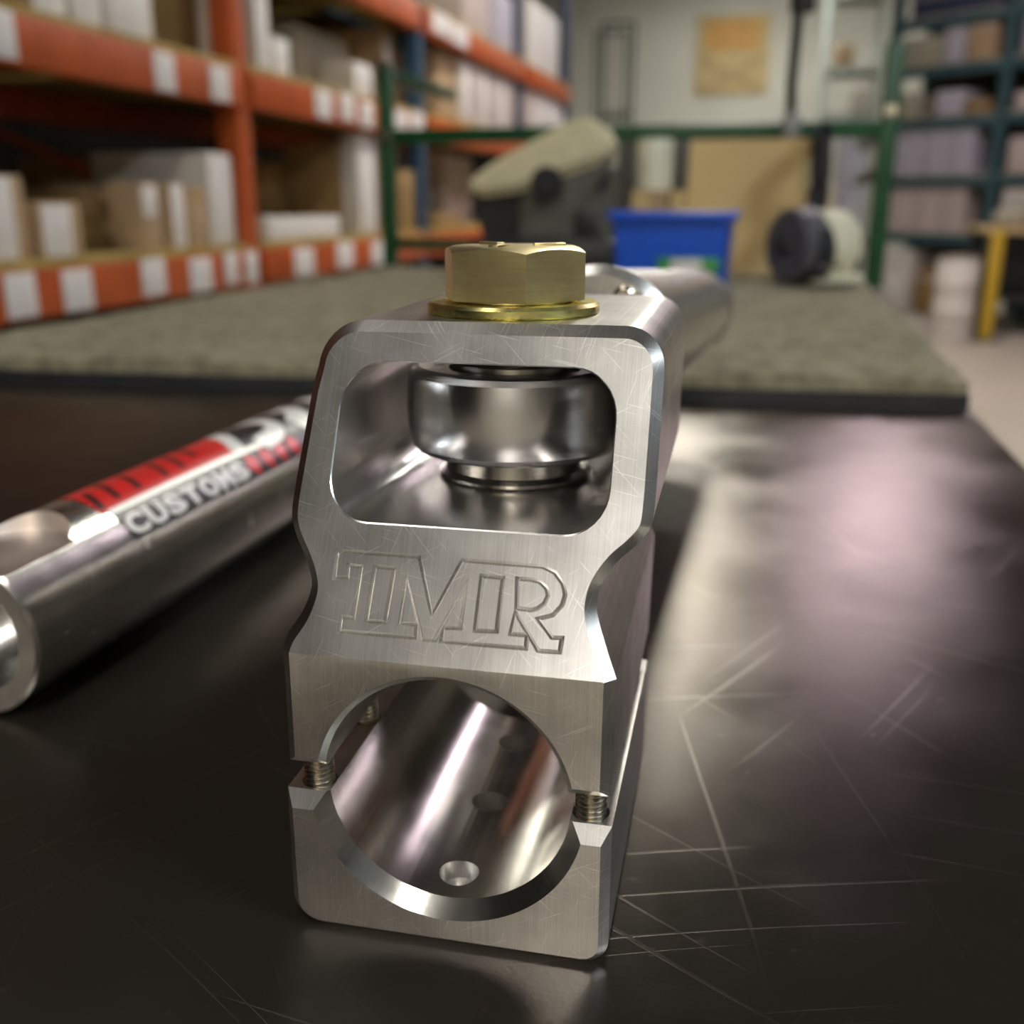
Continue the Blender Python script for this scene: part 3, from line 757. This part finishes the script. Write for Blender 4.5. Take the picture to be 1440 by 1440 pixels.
# upper shelf, second bay
carton(364, 394, -60, 2, OFFWHITE, 'tall white carton right of the orange post, upper shelf', lab=FULL, tape=False)
carton(398, 420, 58, 2, WHITE, 'small white carton beside the tall white one, upper shelf', .2, tape=False)
carton(424, 500, 50, 2, OLIVECARD, 'wide grey olive carton in the middle of the upper shelf', .5, back_=.16, tape=False)
carton(505, 530, 92, 2, OFFWHITE, 'small white carton in front of the green post top, upper shelf', .2, lab=FULL, tape=False)
carton(520, 553, 30, 2, CARD, 'brown carton behind the small white one, upper shelf', .4, back_=.25)
carton(546, 572, 44, 2, CARDLIGHT, 'tan carton with white label left of the second post, upper shelf', .4, lab=(.1, .6, .1, .9), back_=.1)
carton(618, 645, 30, 2, CARDLIGHT, 'tall tan carton right of the second post, upper shelf', .5, back_=.05)
px = 650
k_ = 0
while px < 752:
    wdt = 15 if k_ == 0 else 12
    carton(px, px+wdt-1.5, 60+(px-650)*.35, 2, PINKISH if k_ % 2 else OFFWHITE, '%s from left of the upright pale folder boxes under the high beam' % ['first', 'second', 'third', 'fourth', 'fifth', 'sixth', 'seventh', 'eighth', 'ninth', 'tenth'][k_], .35, tape=False, back_=.03, lab=(.1, .9, .1, .9) if k_ % 2 == 0 else None, group='upright folder boxes on the upper shelf')
    px += wdt; k_ += 1
carton(757, 790, 113, 2, WHITE, 'bright white short carton at the far end of the upper shelf', .4, tape=False, lab=FULL)
carton(655, 690, -40, 3, PINKISH, 'pinkish carton on the highest shelf, left', .4, tape=False)
carton(696, 722, -10, 3, LAVENDER, 'cool white carton on the highest shelf, middle', .4, tape=False)
carton(742, 782, 10, 3, OFFWHITE, 'off white carton on the highest shelf, far end', .4, lab=FULL, tape=False)
# lowest shelf, second bay: only tops show above the carpet
carton(372, 414, 395, 0, CARD, 'brown carton on the lowest shelf beside the orange post', .4)
carton(420, 455, 388, 0, OFFWHITE, 'white carton showing low behind the carpet edge', .3, lab=FULL, tape=False)
carton(458, 500, 392, 0, CARDDARK, 'dark brown carton low behind the carpet edge', .4, back_=.2)
carton(490, 520, 374, 0, CARD, 'brown carton low behind the carpet, next to the green post', .4)

# ------------------------------------------------------------------ green frame at the end of the bench
GY = 2.03
gl = at(548, 300, GY).x; gr = at(1237, 300, GY).x
zc = at(900, 187, GY).z
fr = tag(empty('upright_frame', ((gl+gr)/2, GY, 0)), 'green steel upright frame across the far end of the bench', 'frame')
fx = (gl+gr)/2
def gp(name, mb_, m=GREENPAINT):
    mb_.v = [(x-fx, y-GY, z) for x, y, z in mb_.v]; return mb_.build(name, m, fr)
gp('post', MB().box(gl-.014, gl+.014, GY-.014, GY+.014, 0, at(545, 88, GY).z, .003))
gp('post', MB().box(gr-.016, gr+.016, GY-.014, GY+.014, 0, at(1240, 60, GY).z, .003))
gp('crossbar', MB().box(gl+.014, gr-.016, GY-.012, GY+.012, zc-.014, zc+.014, .003))
zl = at(600, 343, GY).z
gp('lower_rail', MB().box(gl+.014, at(690, 340, GY).x, GY-.012, GY+.012, zl-.011, zl+.011, .003))
gp('side_arm', MB().box(gl-.014, gl+.014, GY+.014, GY+.45, at(548, 95, GY).z-.02, at(548, 95, GY).z, .003))
gp('side_arm', MB().box(gr-.016, gr+.016, GY+.014, GY+.5, zc-.014, zc+.014, .003))
gp('side_arm', MB().box(gr-.014, gr+.012, GY+.014, GY+.5, at(1237, 245, GY).z-.012, at(1237, 245, GY).z+.012, .003))
for zz in (at(545, 92, GY).z, zc):
    gp('end_cap', MB().lathe([(0, 0), (.010, 0), (.010, .006), (.007, .008), (0, .008)], 20, Matrix.Translation((gl+.004, GY-.0225, zz)) @ AXY), SCREW)
gp('end_cap', MB().lathe([(0, 0), (.010, 0), (.010, .006), (.007, .008), (0, .008)], 20, Matrix.Translation((gr, GY-.0225, zc+.03)) @ AXY), SCREW)

# ------------------------------------------------------------------ things on the far end of the carpet
CT = .0288
def belt_sander():
    Y = 1.80
    c = at(765, 250, Y)
    t = tag(empty('bench_sander', (c.x, Y, CT)), 'olive cream bench sander with tilted belt housing on a dark base', 'sander')
    def L(px, py, dy=0): p = at(px, py, Y+dy); return (p.x-c.x, dy, p.z-CT)
    def prism(poly, d0, d1, bev=.006):
        bm = bmesh.new()
        A = [bm.verts.new(L(x, y, 0)) for x, y in poly]
        for v in A: v.co.y = d0
        f_ = bm.faces.new(A); r = bmesh.ops.extrude_face_region(bm, geom=[f_])
        for e in r['geom']:
            if isinstance(e, bmesh.types.BMVert): e.co.y = d1
        bmesh.ops.recalc_face_normals(bm, faces=bm.faces)
        bmesh.ops.bevel(bm, geom=list(bm.edges), offset=bev, segments=3, affect='EDGES')
        bm.verts.index_update(); m_ = MB().add([v.co[:] for v in bm.verts], [[v.index for v in q.verts] for q in bm.faces]); bm.free(); return m_
    prism([(662, 262), (690, 236), (812, 168), (846, 168), (866, 212), (858, 228), (794, 250), (740, 270), (674, 278)], -.05, .08, .012).build('belt_housing', OLIVE, t)
    prism([(740, 252), (858, 230), (868, 300), (862, 338), (735, 338)], -.035, .09, .006).build('motor_case', GREYP, t)
    prism([(664, 278), (738, 270), (742, 350), (690, 352)], -.02, .08, .005).build('lower_guard', BLACKM, t)
    zf = at(760, 338, Y).z-CT
    MB().box(L(672, 300)[0], L(872, 300)[0], -.07, .12, 0, zf+.004, .006).build('base_plate', BLACKM, t)
    k = L(779, 258)
    MB().lathe([(0, 0), (.022, 0), (.026, .004), (.026, .022), (0, .022)], 40, Matrix.Translation((k[0], -.073, k[2])) @ AXY).build('hand_knob', BLACK, t)
    MB().tube([L(840, 268, -.05), L(850, 252, -.05), L(858, 242, -.045)], .006, 8).build('lever', BLACKM, t)
    MB().box(L(812, 300)[0], L(846, 300)[0], -.038, -.034, L(800, 330)[2], L(800, 296)[2], .002).build('vent_plate', BLACKM, t)
belt_sander()

def bin_():
    Y = 1.46
    x0, x1 = at(862, 350, Y).x, at(1026, 350, Y).x
    zt = at(940, 299, Y).z
    h = zt-CT; w_ = x1-x0
    t = tag(empty('storage_bin', ((x0+x1)/2, Y, CT)), 'bright blue plastic storage bin with a green and white label', 'bin')
    th_ = .004; tp = .006; D = .19
    def wallq(a0, a1, b0, b1):  # four corners bottom/top outer to inner
        pass
    MB().box(-w_/2+tp, w_/2-tp, 0, D, 0, th_, .001).build('floor_panel', BLUEPL, t)
    MB().loft([[(-w_/2+tp, 0, 0), (w_/2-tp, 0, 0), (w_/2-tp, th_, 0), (-w_/2+tp, th_, 0)], [(-w_/2, -tp, h), (w_/2, -tp, h), (w_/2, th_-tp, h), (-w_/2, th_-tp, h)]]).build('front_wall', BLUEPL, t)
    MB().loft([[(-w_/2+tp, D-th_, 0), (w_/2-tp, D-th_, 0), (w_/2-tp, D, 0), (-w_/2+tp, D, 0)], [(-w_/2, D-th_+tp, h), (w_/2, D-th_+tp, h), (w_/2, D+tp, h), (-w_/2, D+tp, h)]]).build('back_wall', BLUEPL, t)
    for s in (-1, 1):
        MB().loft([[(s*(w_/2-tp), 0, 0), (s*(w_/2-tp-th_), 0, 0), (s*(w_/2-tp-th_), D, 0), (s*(w_/2-tp), D, 0)], [(s*w_/2, -tp, h), (s*(w_/2-th_), -tp, h), (s*(w_/2-th_), D+tp, h), (s*w_/2, D+tp, h)]]).build('side_wall', BLUEPL, t)
        MB().box(s*(w_/2+.001)-.006, s*(w_/2+.001)+.006, -.012, D+.012, h-.010, h+.002, .002).build('rim', BLUEPL, t)
    MB().box(-w_/2, w_/2, -.014, -.004, h-.010, h+.002, .002).build('rim', BLUEPL, t)
    zl0, zl1 = at(950, 384, Y).z-CT, at(950, 362, Y).z-CT
    xl0, xl1 = at(925, 370, Y).x-(x0+x1)/2, at(1012, 370, Y).x-(x0+x1)/2
    lb = MB().box(xl0, xl1, -.0075, -.0035, zl0, zl1, .0006).build('label_holder', GREENLBL, t)
    MB().box(lerp(xl0, xl1, .22), lerp(xl0, xl1, .72), -.0085, -.0065, zl0+.002, zl1-.002, .0004).build('paper_insert', WHITE, lb)
bin_()

def cardboard_sheet():
    Y = 1.90
    a, b = at(962, 300, Y).x, at(1136, 300, Y).x
    zt = at(1050, 193, Y).z
    t = tag(empty('cardboard_sheet', ((a+b)/2, Y, CT)), 'large plain cardboard sheet standing against the green crossbar', 'cardboard')
    hw = (b-a)/2; h = zt-CT
    # slightly bowed corrugated sheet with a folded foot
    rows = []
    for i in range(13):
        u = i/12; x = lerp(-hw, hw, u); y = .055+.010*sin(pi*u)
        rows.append((x, y))
    front_b = [(x, y-.055, .0005) for x, y in rows]; front_t = [(x*(.985), y, h) for x, y in rows]
    back_t = [(x, y+.007, z) for x, y, z in front_t]; back_b = [(x, y+.007, z) for x, y, z in front_b]
    v = front_b+front_t+back_t+back_b; n_ = 13; fs = []
    for q in range(4):
        r0, r1 = q*n_, ((q+1) % 4)*n_
        fs += [(r0+i, r0+i+1, r1+i+1, r1+i) for i in range(12)]
    fs += [(0, n_, 2*n_, 3*n_), (12, n_+12, 2*n_+12, 3*n_+12)]
    mk('sheet', v, fs, CARDLIGHT2, t)
    MB().box(hw*.42, hw*.78, .02, .0255, h*.32, h*.33).build('crease', CARD, t, False)
CARDLIGHT2 = plain('fresh_cardboard', (.58, .42, .19), .8, 0, .05, 14)
cardboard_sheet()

def gray_cabinet():
    Y = 2.16
    a, b = at(868, 250, Y).x, at(990, 250, Y).x
    t = tag(empty('equipment_case', ((a+b)/2, Y, FLOOR_Z)), 'dark grey equipment case standing behind the paper roll', 'case')
    h = at(920, 182, Y).z-FLOOR_Z; hw = (b-a)/2
    MB().box(-hw, hw, 0, .25, 0, h, .008).build('body', plain('dark_grey_sheet_metal', (.10, .10, .10), .5), t)
    MB().box(-hw*.9, hw*.9, -.006, .0, h*.72, h-.02, .003).build('door_panel', GREYP, t)
    MB().box(hw*.6, hw*.7, -.016, -.006, h*.82, h*.88, .002).build('handle', SCREW, t)
gray_cabinet()
def tan_box():
    Y = 1.84
    a, b = at(888, 280, Y).x, at(962, 280, Y).x
    h = at(925, 268, Y).z-CT
    t = tag(empty('carton', ((a+b)/2, Y, CT)), 'tan carton under the paper roll beside the blue bin', 'box')
    hw = (b-a)/2
    MB().box(-hw, hw, 0, .10, 0, h, .003).build('body', CARDLIGHT2, t)
    MB().box(-hw, hw, -.0008, .1008, h-.0005, h+.0007).box(-.012, .012, -.0012, -.0002, h*.5, h).build('tape', TAPE, t, False)
    MB().box(hw*.35, hw*.5, -.004, 0, .02, h*.98, .001).build('corner_strip', CARDDARK, t)
    x0, x1 = at(895, 230, Y+.05).x, at(946, 230, Y+.05).x
    r = (x1-x0)/2; zz = at(920, 196, Y+.05).z-CT-h-.001
    o = MB().lathe([(r*.35, 0), (r, 0), (r, zz*.97), (r*.96, zz), (r*.35, zz)], 40, closed=True).build('paper_roll', CREAM, loc=((x0+x1)/2, Y+.05, CT+h+.001))
    tag(o, 'cream paper roll standing on the tan carton beside the cardboard sheet', 'paper roll')
tan_box()

def grinder():
    Y = 1.72
    c = at(1150, 345, Y)
    t = tag(empty('bench_grinder', (c.x, Y, CT), R(38)), 'cream bench grinder with a grey wheel guard at the far right bench corner', 'grinder')
    zc_ = c.z-CT
    AXX = Matrix.Rotation(pi/2, 4, 'Y')
    MB().lathe([(0, -.02), (.040, -.02), (.052, -.005), (.052, .035), (.046, .048), (.020, .052), (0, .052)], 48, Matrix.Translation((0, 0, zc_+.002)) @ AXX).build('motor_body', CREAM, t)
    g = MB().lathe([(0, -.062), (.048, -.062), (.056, -.056), (.056, -.022), (.048, -.016), (0, -.016)], 48, Matrix.Translation((-.005, -.005, zc_)) @ AXX).build('wheel_guard', MIDGREY, t)
    MB().lathe([(0, 0), (.012, 0), (.014, -.004), (.010, -.010), (0, -.010)], 20, Matrix.Translation((-.066, -.005, zc_)) @ AXX).build('cover_screw', BLACKM, g)
    MB().lathe([(.012, -.050), (.050, -.050), (.050, -.024), (.012, -.024)], 40, Matrix.Translation((.002, -.018, zc_-.008)) @ AXX, closed=True).build('grinding_wheel', BLACK, t)
    MB().box(-.045, .055, -.05, .05, 0, .014, .004).box(-.02, .05, -.03, .03, .012, zc_-.03, .006).build('foot', CREAM, t)
    MB().box(-.058, -.024, -.085, -.052, zc_-.03, zc_-.024, .001).build('tool_rest', SCREW, t)
    MB().lathe([(0, 0), (.009, 0), (.011, .006), (0, .006)], 20, Matrix.Translation((.045, -.028, zc_+.05))).build('eye_shield_knob', SCREW, t)
grinder()
def hose():
    Y = 1.86
    pts = [at(1156, 188, Y), at(1155, 230, Y), at(1153, 262, Y), at(1147, 290, Y-.05), at(1138, 318, Y-.10)]
    P = []
    for i in range(len(pts)-1):
        for k in range(5): P.append(pts[i].lerp(pts[i+1], k/5))
    P.append(pts[-1])
    top = at(1156, 188, GY-.03)
    P = [top]+P
    o = MB().tube(P, .017, 12).build('dust_hose', BLACK); tag(o, 'thick black hose hanging from the green crossbar to the grinder', 'hose')
    Yp = GY-.03
    t = empty('lamp_pole', at(1112, 186, Yp)); b0 = at(1112, 186, Yp)
    def l(px, py, dy=0): return at(px, py, Yp+dy)-b0
    MB().tube([l(1112, 186), l(1113, 120), l(1119, 60), l(1124, 10), l(1126, -40)], .0095, 12).build('pole', BLACKM, t)
    MB().box(-.016, .016, -.016, .012, -.022, .03, .003).build('clamp_bracket', plain('grey_bracket', (.22, .22, .22), .4, .5), t)
    MB().lathe([(0, 0), (.02, .0), (.022, .01), (.018, .05), (0, .05)], 24, Matrix.Translation(l(1128, 18))).build('joint', BLACKM, t)
    tag(t, 'black lamp pole clamped to the green crossbar in front of the wall', 'pole')
    # amber bottle and white cartons seen behind the hose
hose()

# ------------------------------------------------------------------ far wall: plywood panel, wire cage, teal frames
def wall_panel():
    Y = YB-.03
    a, b = at(978, 80, Y), at(1082, 80, Y)
    z1, z0 = at(1030, 20, Y).z, at(1030, 133, Y).z
    cx, cz = (a.x+b.x)/2, z0
    hw, h = (b.x-a.x)/2, z1-z0
    t = tag(empty('wall_panel', (cx, Y, cz)), 'pale plywood panel with an orange upper field on the cream wall', 'panel')
    MB().box(-hw, hw, 0, .028, 0, h, .004).build('board', WOOD, t)
    MB().box(-hw*.72, hw*.72, -.01, 0, h*.56, h*.93, .003).build('orange_field', ORANGEB, t)
    for s in (-1, 1):
        ln = math.hypot(hw*1.7, h*.42); an = s*math.atan2(h*.42, hw*1.7)
        MB().box(-ln/2, ln/2, -.014 if s > 0 else -.026, .0 if s > 0 else -.012, -.045, .045, .003, Matrix.Translation((0, 0, h*.25)) @ Matrix.Rotation(an, 4, 'Y')).build('brace', WOODB, t)
    for z in (.02, h-.06):
        MB().box(-hw, hw, -.012, 0, z, z+.05, .003).build('batten', WOOD, t)
    Y2 = YB-.004
    p0, p1 = at(950, 0, Y2), at(1100, 162, Y2)
wall_panel()
def wire_cage():
    Y = 11.0
    t = tag(empty('wire_cage', at(868, 285, Y)), 'dark thin wire cage frame standing before the cream wall', 'cage')
    o = Vector(at(868, 285, Y))
    o.z = FLOOR_Z; t.location = o
    def l(px, py, dy=0): return at(px, py, Y+dy)-o
    zt = l(868, 30).z
    for px, dy in ((848, 0), (890, 0), (838, .6), (880, .6)):
        x = l(px, 100, dy).x
        MB().box(x-.016, x+.016, dy-.016, dy+.016, 0, zt, .003).build('post', BLACKM, t)
    for z in (zt-.016, l(868, 160).z, .2):
        x0, x1 = l(848, 100).x, l(890, 100).x
        MB().box(x0, x1, -.012, .012, z-.014, z+.014, .003).build('rail', BLACKM, t)
        x2, x3 = l(838, 100, .6).x, l(880, 100, .6).x
        MB().box(x2, x3, .588, .612, z-.014, z+.014, .003).build('rail', BLACKM, t)
    for i in range(1, 4):
        x = lerp(l(848, 100).x, l(890, 100).x, i/4)
        MB().tube([(x, 0, .2), (x, 0, zt)], .004, 6).build('wire', BLACKM, t)
wire_cage()

# ------------------------------------------------------------------ teal rack on the right (stands at an angle)
RA = R(-50)          # its front runs away from the camera to the left
P0 = at(1393, 285, 9.6); P0.z = FLOOR_Z
def teal_rack():
    t = tag(empty('steel_rack', P0, 0), 'teal steel rack with paper cartons in the right background', 'rack')
    u = Vector((-sin(R(50)), cos(R(50)), 0)); u = Vector((-.766, .643, 0)); nrm = Vector((.643, .766, 0))
    # u: along the front towards the far left; nrm: into the rack
    rz = math.atan2(u.y, u.x)
    t.rotation_euler = (0, 0, rz+pi)              # local +x runs back towards the camera's right
    return t, u, nrm
RT_, U_, NR_ = teal_rack()
def rl(px, py, d=0.0):
    """rack-local (x along the front to the right, y depth, z up) seen at pixel px, py on the plane d behind the front"""
    r = FW*1440 + RT*(px-720) + UP*(720-py)
    k = (P0+NR_*d-CPOS).dot(NR_)/r.dot(NR_)
    q = CPOS+r*k-P0
    return (-q.dot(U_), d, q.z)
SHY = [-12, 22, 92, 163, 245, 325]
SHZ = [rl(1315, y)[2] for y in (22, 90, 163, 245, 326)]
XL = rl(1238, 285)[0]; XM = 0.0; XR = rl(1460, 285)[0]
DEP = .55
for x in (XL, XM, XR):
    for y in (0, DEP):
        MB().box(x-.045, x+.045, y-.03, y+.03, 0, 3.2, .006).build('post', TEAL, RT_)
for z in SHZ:
    for x0, x1 in ((XL+.045, XM-.045), (XM+.045, XR-.045)):
        MB().box(x0, x1, -.025, .025, z-.10, z-.02, .006).build('beam', TEAL, RT_)
        for j in range(3):
            MB().box(lerp(x0, x1, j/3)+.004, lerp(x0, x1, (j+1)/3)-.004, -.02, DEP+.02, z-.02, z, .003).build('shelf_board', OLIVECARD, RT_)
for x0, x1 in ((XL, XM), (XM, XR)):
    MB().box(x0, x1, DEP+.035, DEP+.05, .1, 3.1).build('back_panel', plain('dark_rack_backing', (.055, .042, .03), .8), RT_, False)  # sheet added to make the gaps behind the shelves dark
def rcarton(px0, px1, yt, k, m, label, d0=.03, dep=.4, z0=None, group=None, white=False, h=None):
    x0, x1 = rl(px0, 285, d0)[0], rl(px1, 285, d0)[0]
    zb = (SHZ[k]+.001 if k is not None else .002) if z0 is None else z0
    zt = rl((px0+px1)/2, yt, d0)[2] if h is None else zb+h
    t = empty('carton', (0, 0, 0))
    t.matrix_world = RT_.matrix_basis @ Matrix.Translation(((x0+x1)/2, d0, zb))
    hw = (x1-x0)/2; hh = zt-zb
    MB().box(-hw, hw, 0, dep, 0, hh, .012).build('body', m, t)
    MB().box(-hw*.98, hw*.98, -.004, dep, hh*.74, hh*.78, .001).build('lid_edge', OFFWHITE if m is not OFFWHITE else LAVENDER, t)
    if white: MB().box(-hw*.4, hw*.4, -.007, 0, hh*.2, hh*.6, .001).build('label_sheet', WHITE, t)
    tag(t, label, 'box', group)
    return zt
def rstack(px0, px1, yt, k, cols, rows, m, label, group):
    zb = SHZ[k]+.001; zt = rl((px0+px1)/2, yt, .03)[2]
    hh = (zt-zb)/rows-.004
    for r in range(rows):
        for c in range(cols):
            a = lerp(px0, px1, c/cols); b = lerp(px0, px1, (c+1)/cols)-1
            rcarton(a, b, 0, k, m, label % (('bottom', 'second', 'third', 'top')[r], ('left', 'middle', 'right')[c]), z0=zb+r*(hh+.004), h=hh, group=group)
rstack(1250, 1360, 178, 3, 3, 4, LAVENDER, 'cool white carton, %s layer, %s column, stack on the middle teal rack shelf', 'cool white cartons on the teal rack')
rstack(1250, 1358, 257, 4, 3, 4, PINKISH, 'pinkish carton, %s layer, %s column, stack below the cool white ones', 'pinkish cartons on the teal rack')
rcarton(1246, 1290, 352, None, OFFWHITE, 'white carton on the floor under the teal rack', d0=.04, white=True)
rcarton(1300, 1350, 378, None, CARD, 'brown carton on the floor under the teal rack', d0=.04)
rcarton(1300, 1336, 128, 2, LAVENDER, 'small cool white carton alone on the shelf above the white stack')
rcarton(1250, 1275, 132, 2, OLIVECARD, 'small olive carton left end of the shelf above the white stack')
rcarton(1340, 1372, 140, 2, CARD, 'small brown carton right end of the shelf above the white stack')
rcarton(1250, 1300, 55, 1, OLIVECARD, 'olive carton on the second shelf from the top, left')
rcarton(1303, 1330, 32, 1, LAVENDER, 'cool white carton on the second shelf from the top, middle')
rcarton(1333, 1372, 28, 1, CARDLIGHT, 'tan carton on the second shelf from the top, right')
rcarton(1254, 1370, -12, 0, NAVY, 'dark blue carton on the top shelf of the teal rack')
for k, yt, m, nm in ((1, 12, LAVENDER, 'cool white carton right of the teal post, upper shelf'), (2, 128, PINKISH, 'pinkish carton right of the teal post, third shelf'), (3, 192, PINKISH, 'pinkish carton right of the teal post, fourth shelf'), (4, 262, OFFWHITE, 'off white carton right of the teal post, lowest shelf')):
    rcarton(1408, 1450, yt, k, m, nm)
# teal frame left of it, further back
def teal_frame():
    Y = 12.4
    o = Vector(at(1195, 285, Y)); o.z = FLOOR_Z
    t = tag(empty('shelf_frame', o), 'pale teal open shelf frame before the wall left of the teal rack', 'frame')
    def l(px, py): return at(px, py, Y)-o
    for px in (1160, 1236):
        x = l(px, 100).x
        for dy in (0, .5): MB().box(x-.02, x+.02, dy-.02, dy+.02, 0, 3.2, .005).build('post', TEALPALE, t)
    for py in (-6, 100, 165):
        z = l(1195, py).z
        for dy in (0, .5): MB().box(l(1160, 100).x, l(1236, 100).x, dy-.02, dy+.02, z-.03, z+.03, .005).build('beam', TEALPALE, t)
        for j in range(3):
            MB().box(lerp(l(1160, 100).x, l(1236, 100).x, j/3)+.01, lerp(l(1160, 100).x, l(1236, 100).x, (j+1)/3)-.01, 0, .5, z+.03, z+.05, .003).build('shelf_board', OLIVECARD, t)
    for px0, px1, py, yt, nm in ((1172, 1200, 100, 62, 'brown'), (1204, 1232, 165, 125, 'white')):
        z = l(1195, py).z+.051; c = empty('carton', (o.x+(l(px0, 100).x+l(px1, 100).x)/2, Y+.04, FLOOR_Z+z))
        hw = (l(px1, 100).x-l(px0, 100).x)/2; h = l(px0, yt).z-z
        MB().box(-hw, hw, 0, .4, 0, h, .01).build('body', CARDLIGHT if nm == 'brown' else OFFWHITE, c)
        MB().box(-.03, .03, -.003, .4, h-.002, h+.003).build('tape', TAPE, c, False)
        tag(c, nm + ' carton on the pale teal frame near the wall', 'box')
TEALPALE = plain('pale_teal_paint', (.38, .42, .37), .5, 0, .1, 10)
teal_frame()

# white cartons and amber jug between the grinder and the green post
def side_shelf():
    Y = 3.2
    o = Vector(at(1192, 285, Y)); 
    zt = at(1192, 332, Y).z
    t = tag(empty('utility_cart', (o.x, Y, FLOOR_Z)), 'dark utility cart behind the right green post', 'cart')
    x0, x1 = at(1118, 300, Y).x-o.x, at(1222, 300, Y).x-o.x
    MB().box(x0, x1, 0, .3, zt-FLOOR_Z-.03, zt-FLOOR_Z, .004).build('tray', WOODD, t)
    MB().box(x0, x1, 0, .3, .25, .28, .004).build('tray', WOODD, t)
    for x in (x0+.02, x1-.02):
        for y in (.02, .28):
            MB().box(x-.012, x+.012, y-.012, y+.012, .06, zt-FLOOR_Z-.03, .002).build('leg', BLACKM, t)
            MB().lathe([(0, -.012), (.03, -.012), (.03, .012), (0, .012)], 20, Matrix.Translation((x, y, .03)) @ Matrix.Rotation(pi/2, 4, 'Y')).build('caster', BLACK, t)
    def ct(px0, px1, yt, zb, m, nm, label, cat, dy):
        xa, xb = at(px0, 300, Y+dy).x, at(px1, 300, Y+dy).x; z1 = at((px0+px1)/2, yt, Y+dy).z
        c = empty(nm, ((xa+xb)/2, Y+dy, zb)); hw = (xb-xa)/2; h = z1-zb
        MB().box(-hw, hw, 0, .12, 0, h, .008).build('body', m, c)
        MB().box(-hw*.97, hw*.97, -.002, .118, h*.8, h*.82).build('lid_edge', OFFWHITE, c)
        tag(c, label, cat); return z1
    z1 = ct(1176, 1214, 262, zt+.001, LAVENDER, 'carton', 'lower white carton stacked behind the right green post', 'box', .05)
    ct(1172, 1212, 186, z1+.002, LAVENDER, 'carton', 'upper white carton stacked behind the right green post', 'box', .05)
    # amber jug
    xa, xb = at(1152, 300, Y).x, at(1172, 300, Y).x; r = (xb-xa)/2; zz = at(1160, 232, Y).z-zt
    j = empty('jug', ((xa+xb)/2-.01, Y+.08, zt+.001))
    MB().lathe([(0, 0), (r*.95, 0), (r*1.1, zz*.05), (r*1.1, zz*.6), (r*.4, zz*.86), (r*.4, zz*.93), (0, zz*.93)], 32).build('body', AMBER, j)
    MB().lathe([(0, zz*.92), (r*.5, zz*.92), (r*.5, zz), (0, zz)], 24).build('cap', BLACK, j)
    tag(j, 'amber plastic jug standing behind the bench grinder', 'jug')
WOODD = plain('dark_stained_board', (.10, .05, .03), .6)
side_shelf()

# ------------------------------------------------------------------ right edge: workbench with a yellow post and a drum
def right_bench():
    Y = 8.3
    a = at(1384, 330, Y)
    z = at(1410, 318, Y).z
    t = tag(empty('side_bench', (a.x, Y, FLOOR_Z)), 'wooden topped bench at the right picture edge', 'bench')
    h = z-FLOOR_Z
    MB().box(-.02, 1.3, -.1, .7, h-.05, h, .005).build('bench_top', WOODB, t)
    for x in (.05, 1.2):
        for y in (-.03, .62): MB().box(x-.035, x+.035, y-.035, y+.035, 0, h-.05, .004).build('leg', BLACKM, t)
    MB().box(.05, 1.2, 0, .6, .25, .28, .003).build('lower_shelf', BLACKM, t)
    MB().box(.09, 1.17, .55, .58, .28, h-.05).build('back_panel', BLACKM, t)
    p = at(1390, 440, Y-.3)
    q = empty('safety_post', (p.x, Y-.3, FLOOR_Z))
    MB().lathe([(0, .012), (.045, .012), (.045, h*.93), (.034, h*.98), (0, h*.98)], 24).build('post', YELLOW, q)
    MB().box(-.09, .09, -.09, .09, 0, .012, .003).build('base_plate', BLACKM, q)
    tag(q, 'yellow safety post in front of the side bench', 'post')
    p = at(1366, 400, Y-.3)
    d = empty('drum', (p.x-.10, Y-.3, FLOOR_Z)); hh = at(1366, 362, Y-.3).z-FLOOR_Z
    e_ = .145
    MB().lathe([(0, 0), (e_*.95, 0), (e_, .02), (e_*.98, hh*.33), (e_*1.02, hh*.35), (e_*.98, hh*.37), (e_*.98, hh*.66), (e_*1.02, hh*.68), (e_*.98, hh*.7), (e_, hh-.02), (e_*.94, hh), (e_*.88, hh-.01), (0, hh-.01)], 32).build('body', OFFWHITE, d)
    MB().lathe([(e_*.96, hh-.004), (e_*1.04, hh-.004), (e_*1.04, hh+.008), (e_*.96, hh+.008)], 32, closed=True).build('rim', SCREW, d)
    tag(d, 'off white drum standing beside the yellow post', 'drum')
    bx = MB(); o = empty('cloth_bag', (at(1425, 300, Y+.2).x, Y+.2, z+.001))
    MB().lathe([(0, 0), (.11, .0), (.14, .03), (.13, .09), (.08, .14), (.03, .15), (0, .16)], 24).build('body', OLIVECARD, o)
    MB().lathe([(.03, .145), (.036, .15), (.03, .158)], 20, closed=True).build('tie', BLACKM, o)
    tag(o, 'grey cloth bag lying on the side bench', 'bag')
right_bench()
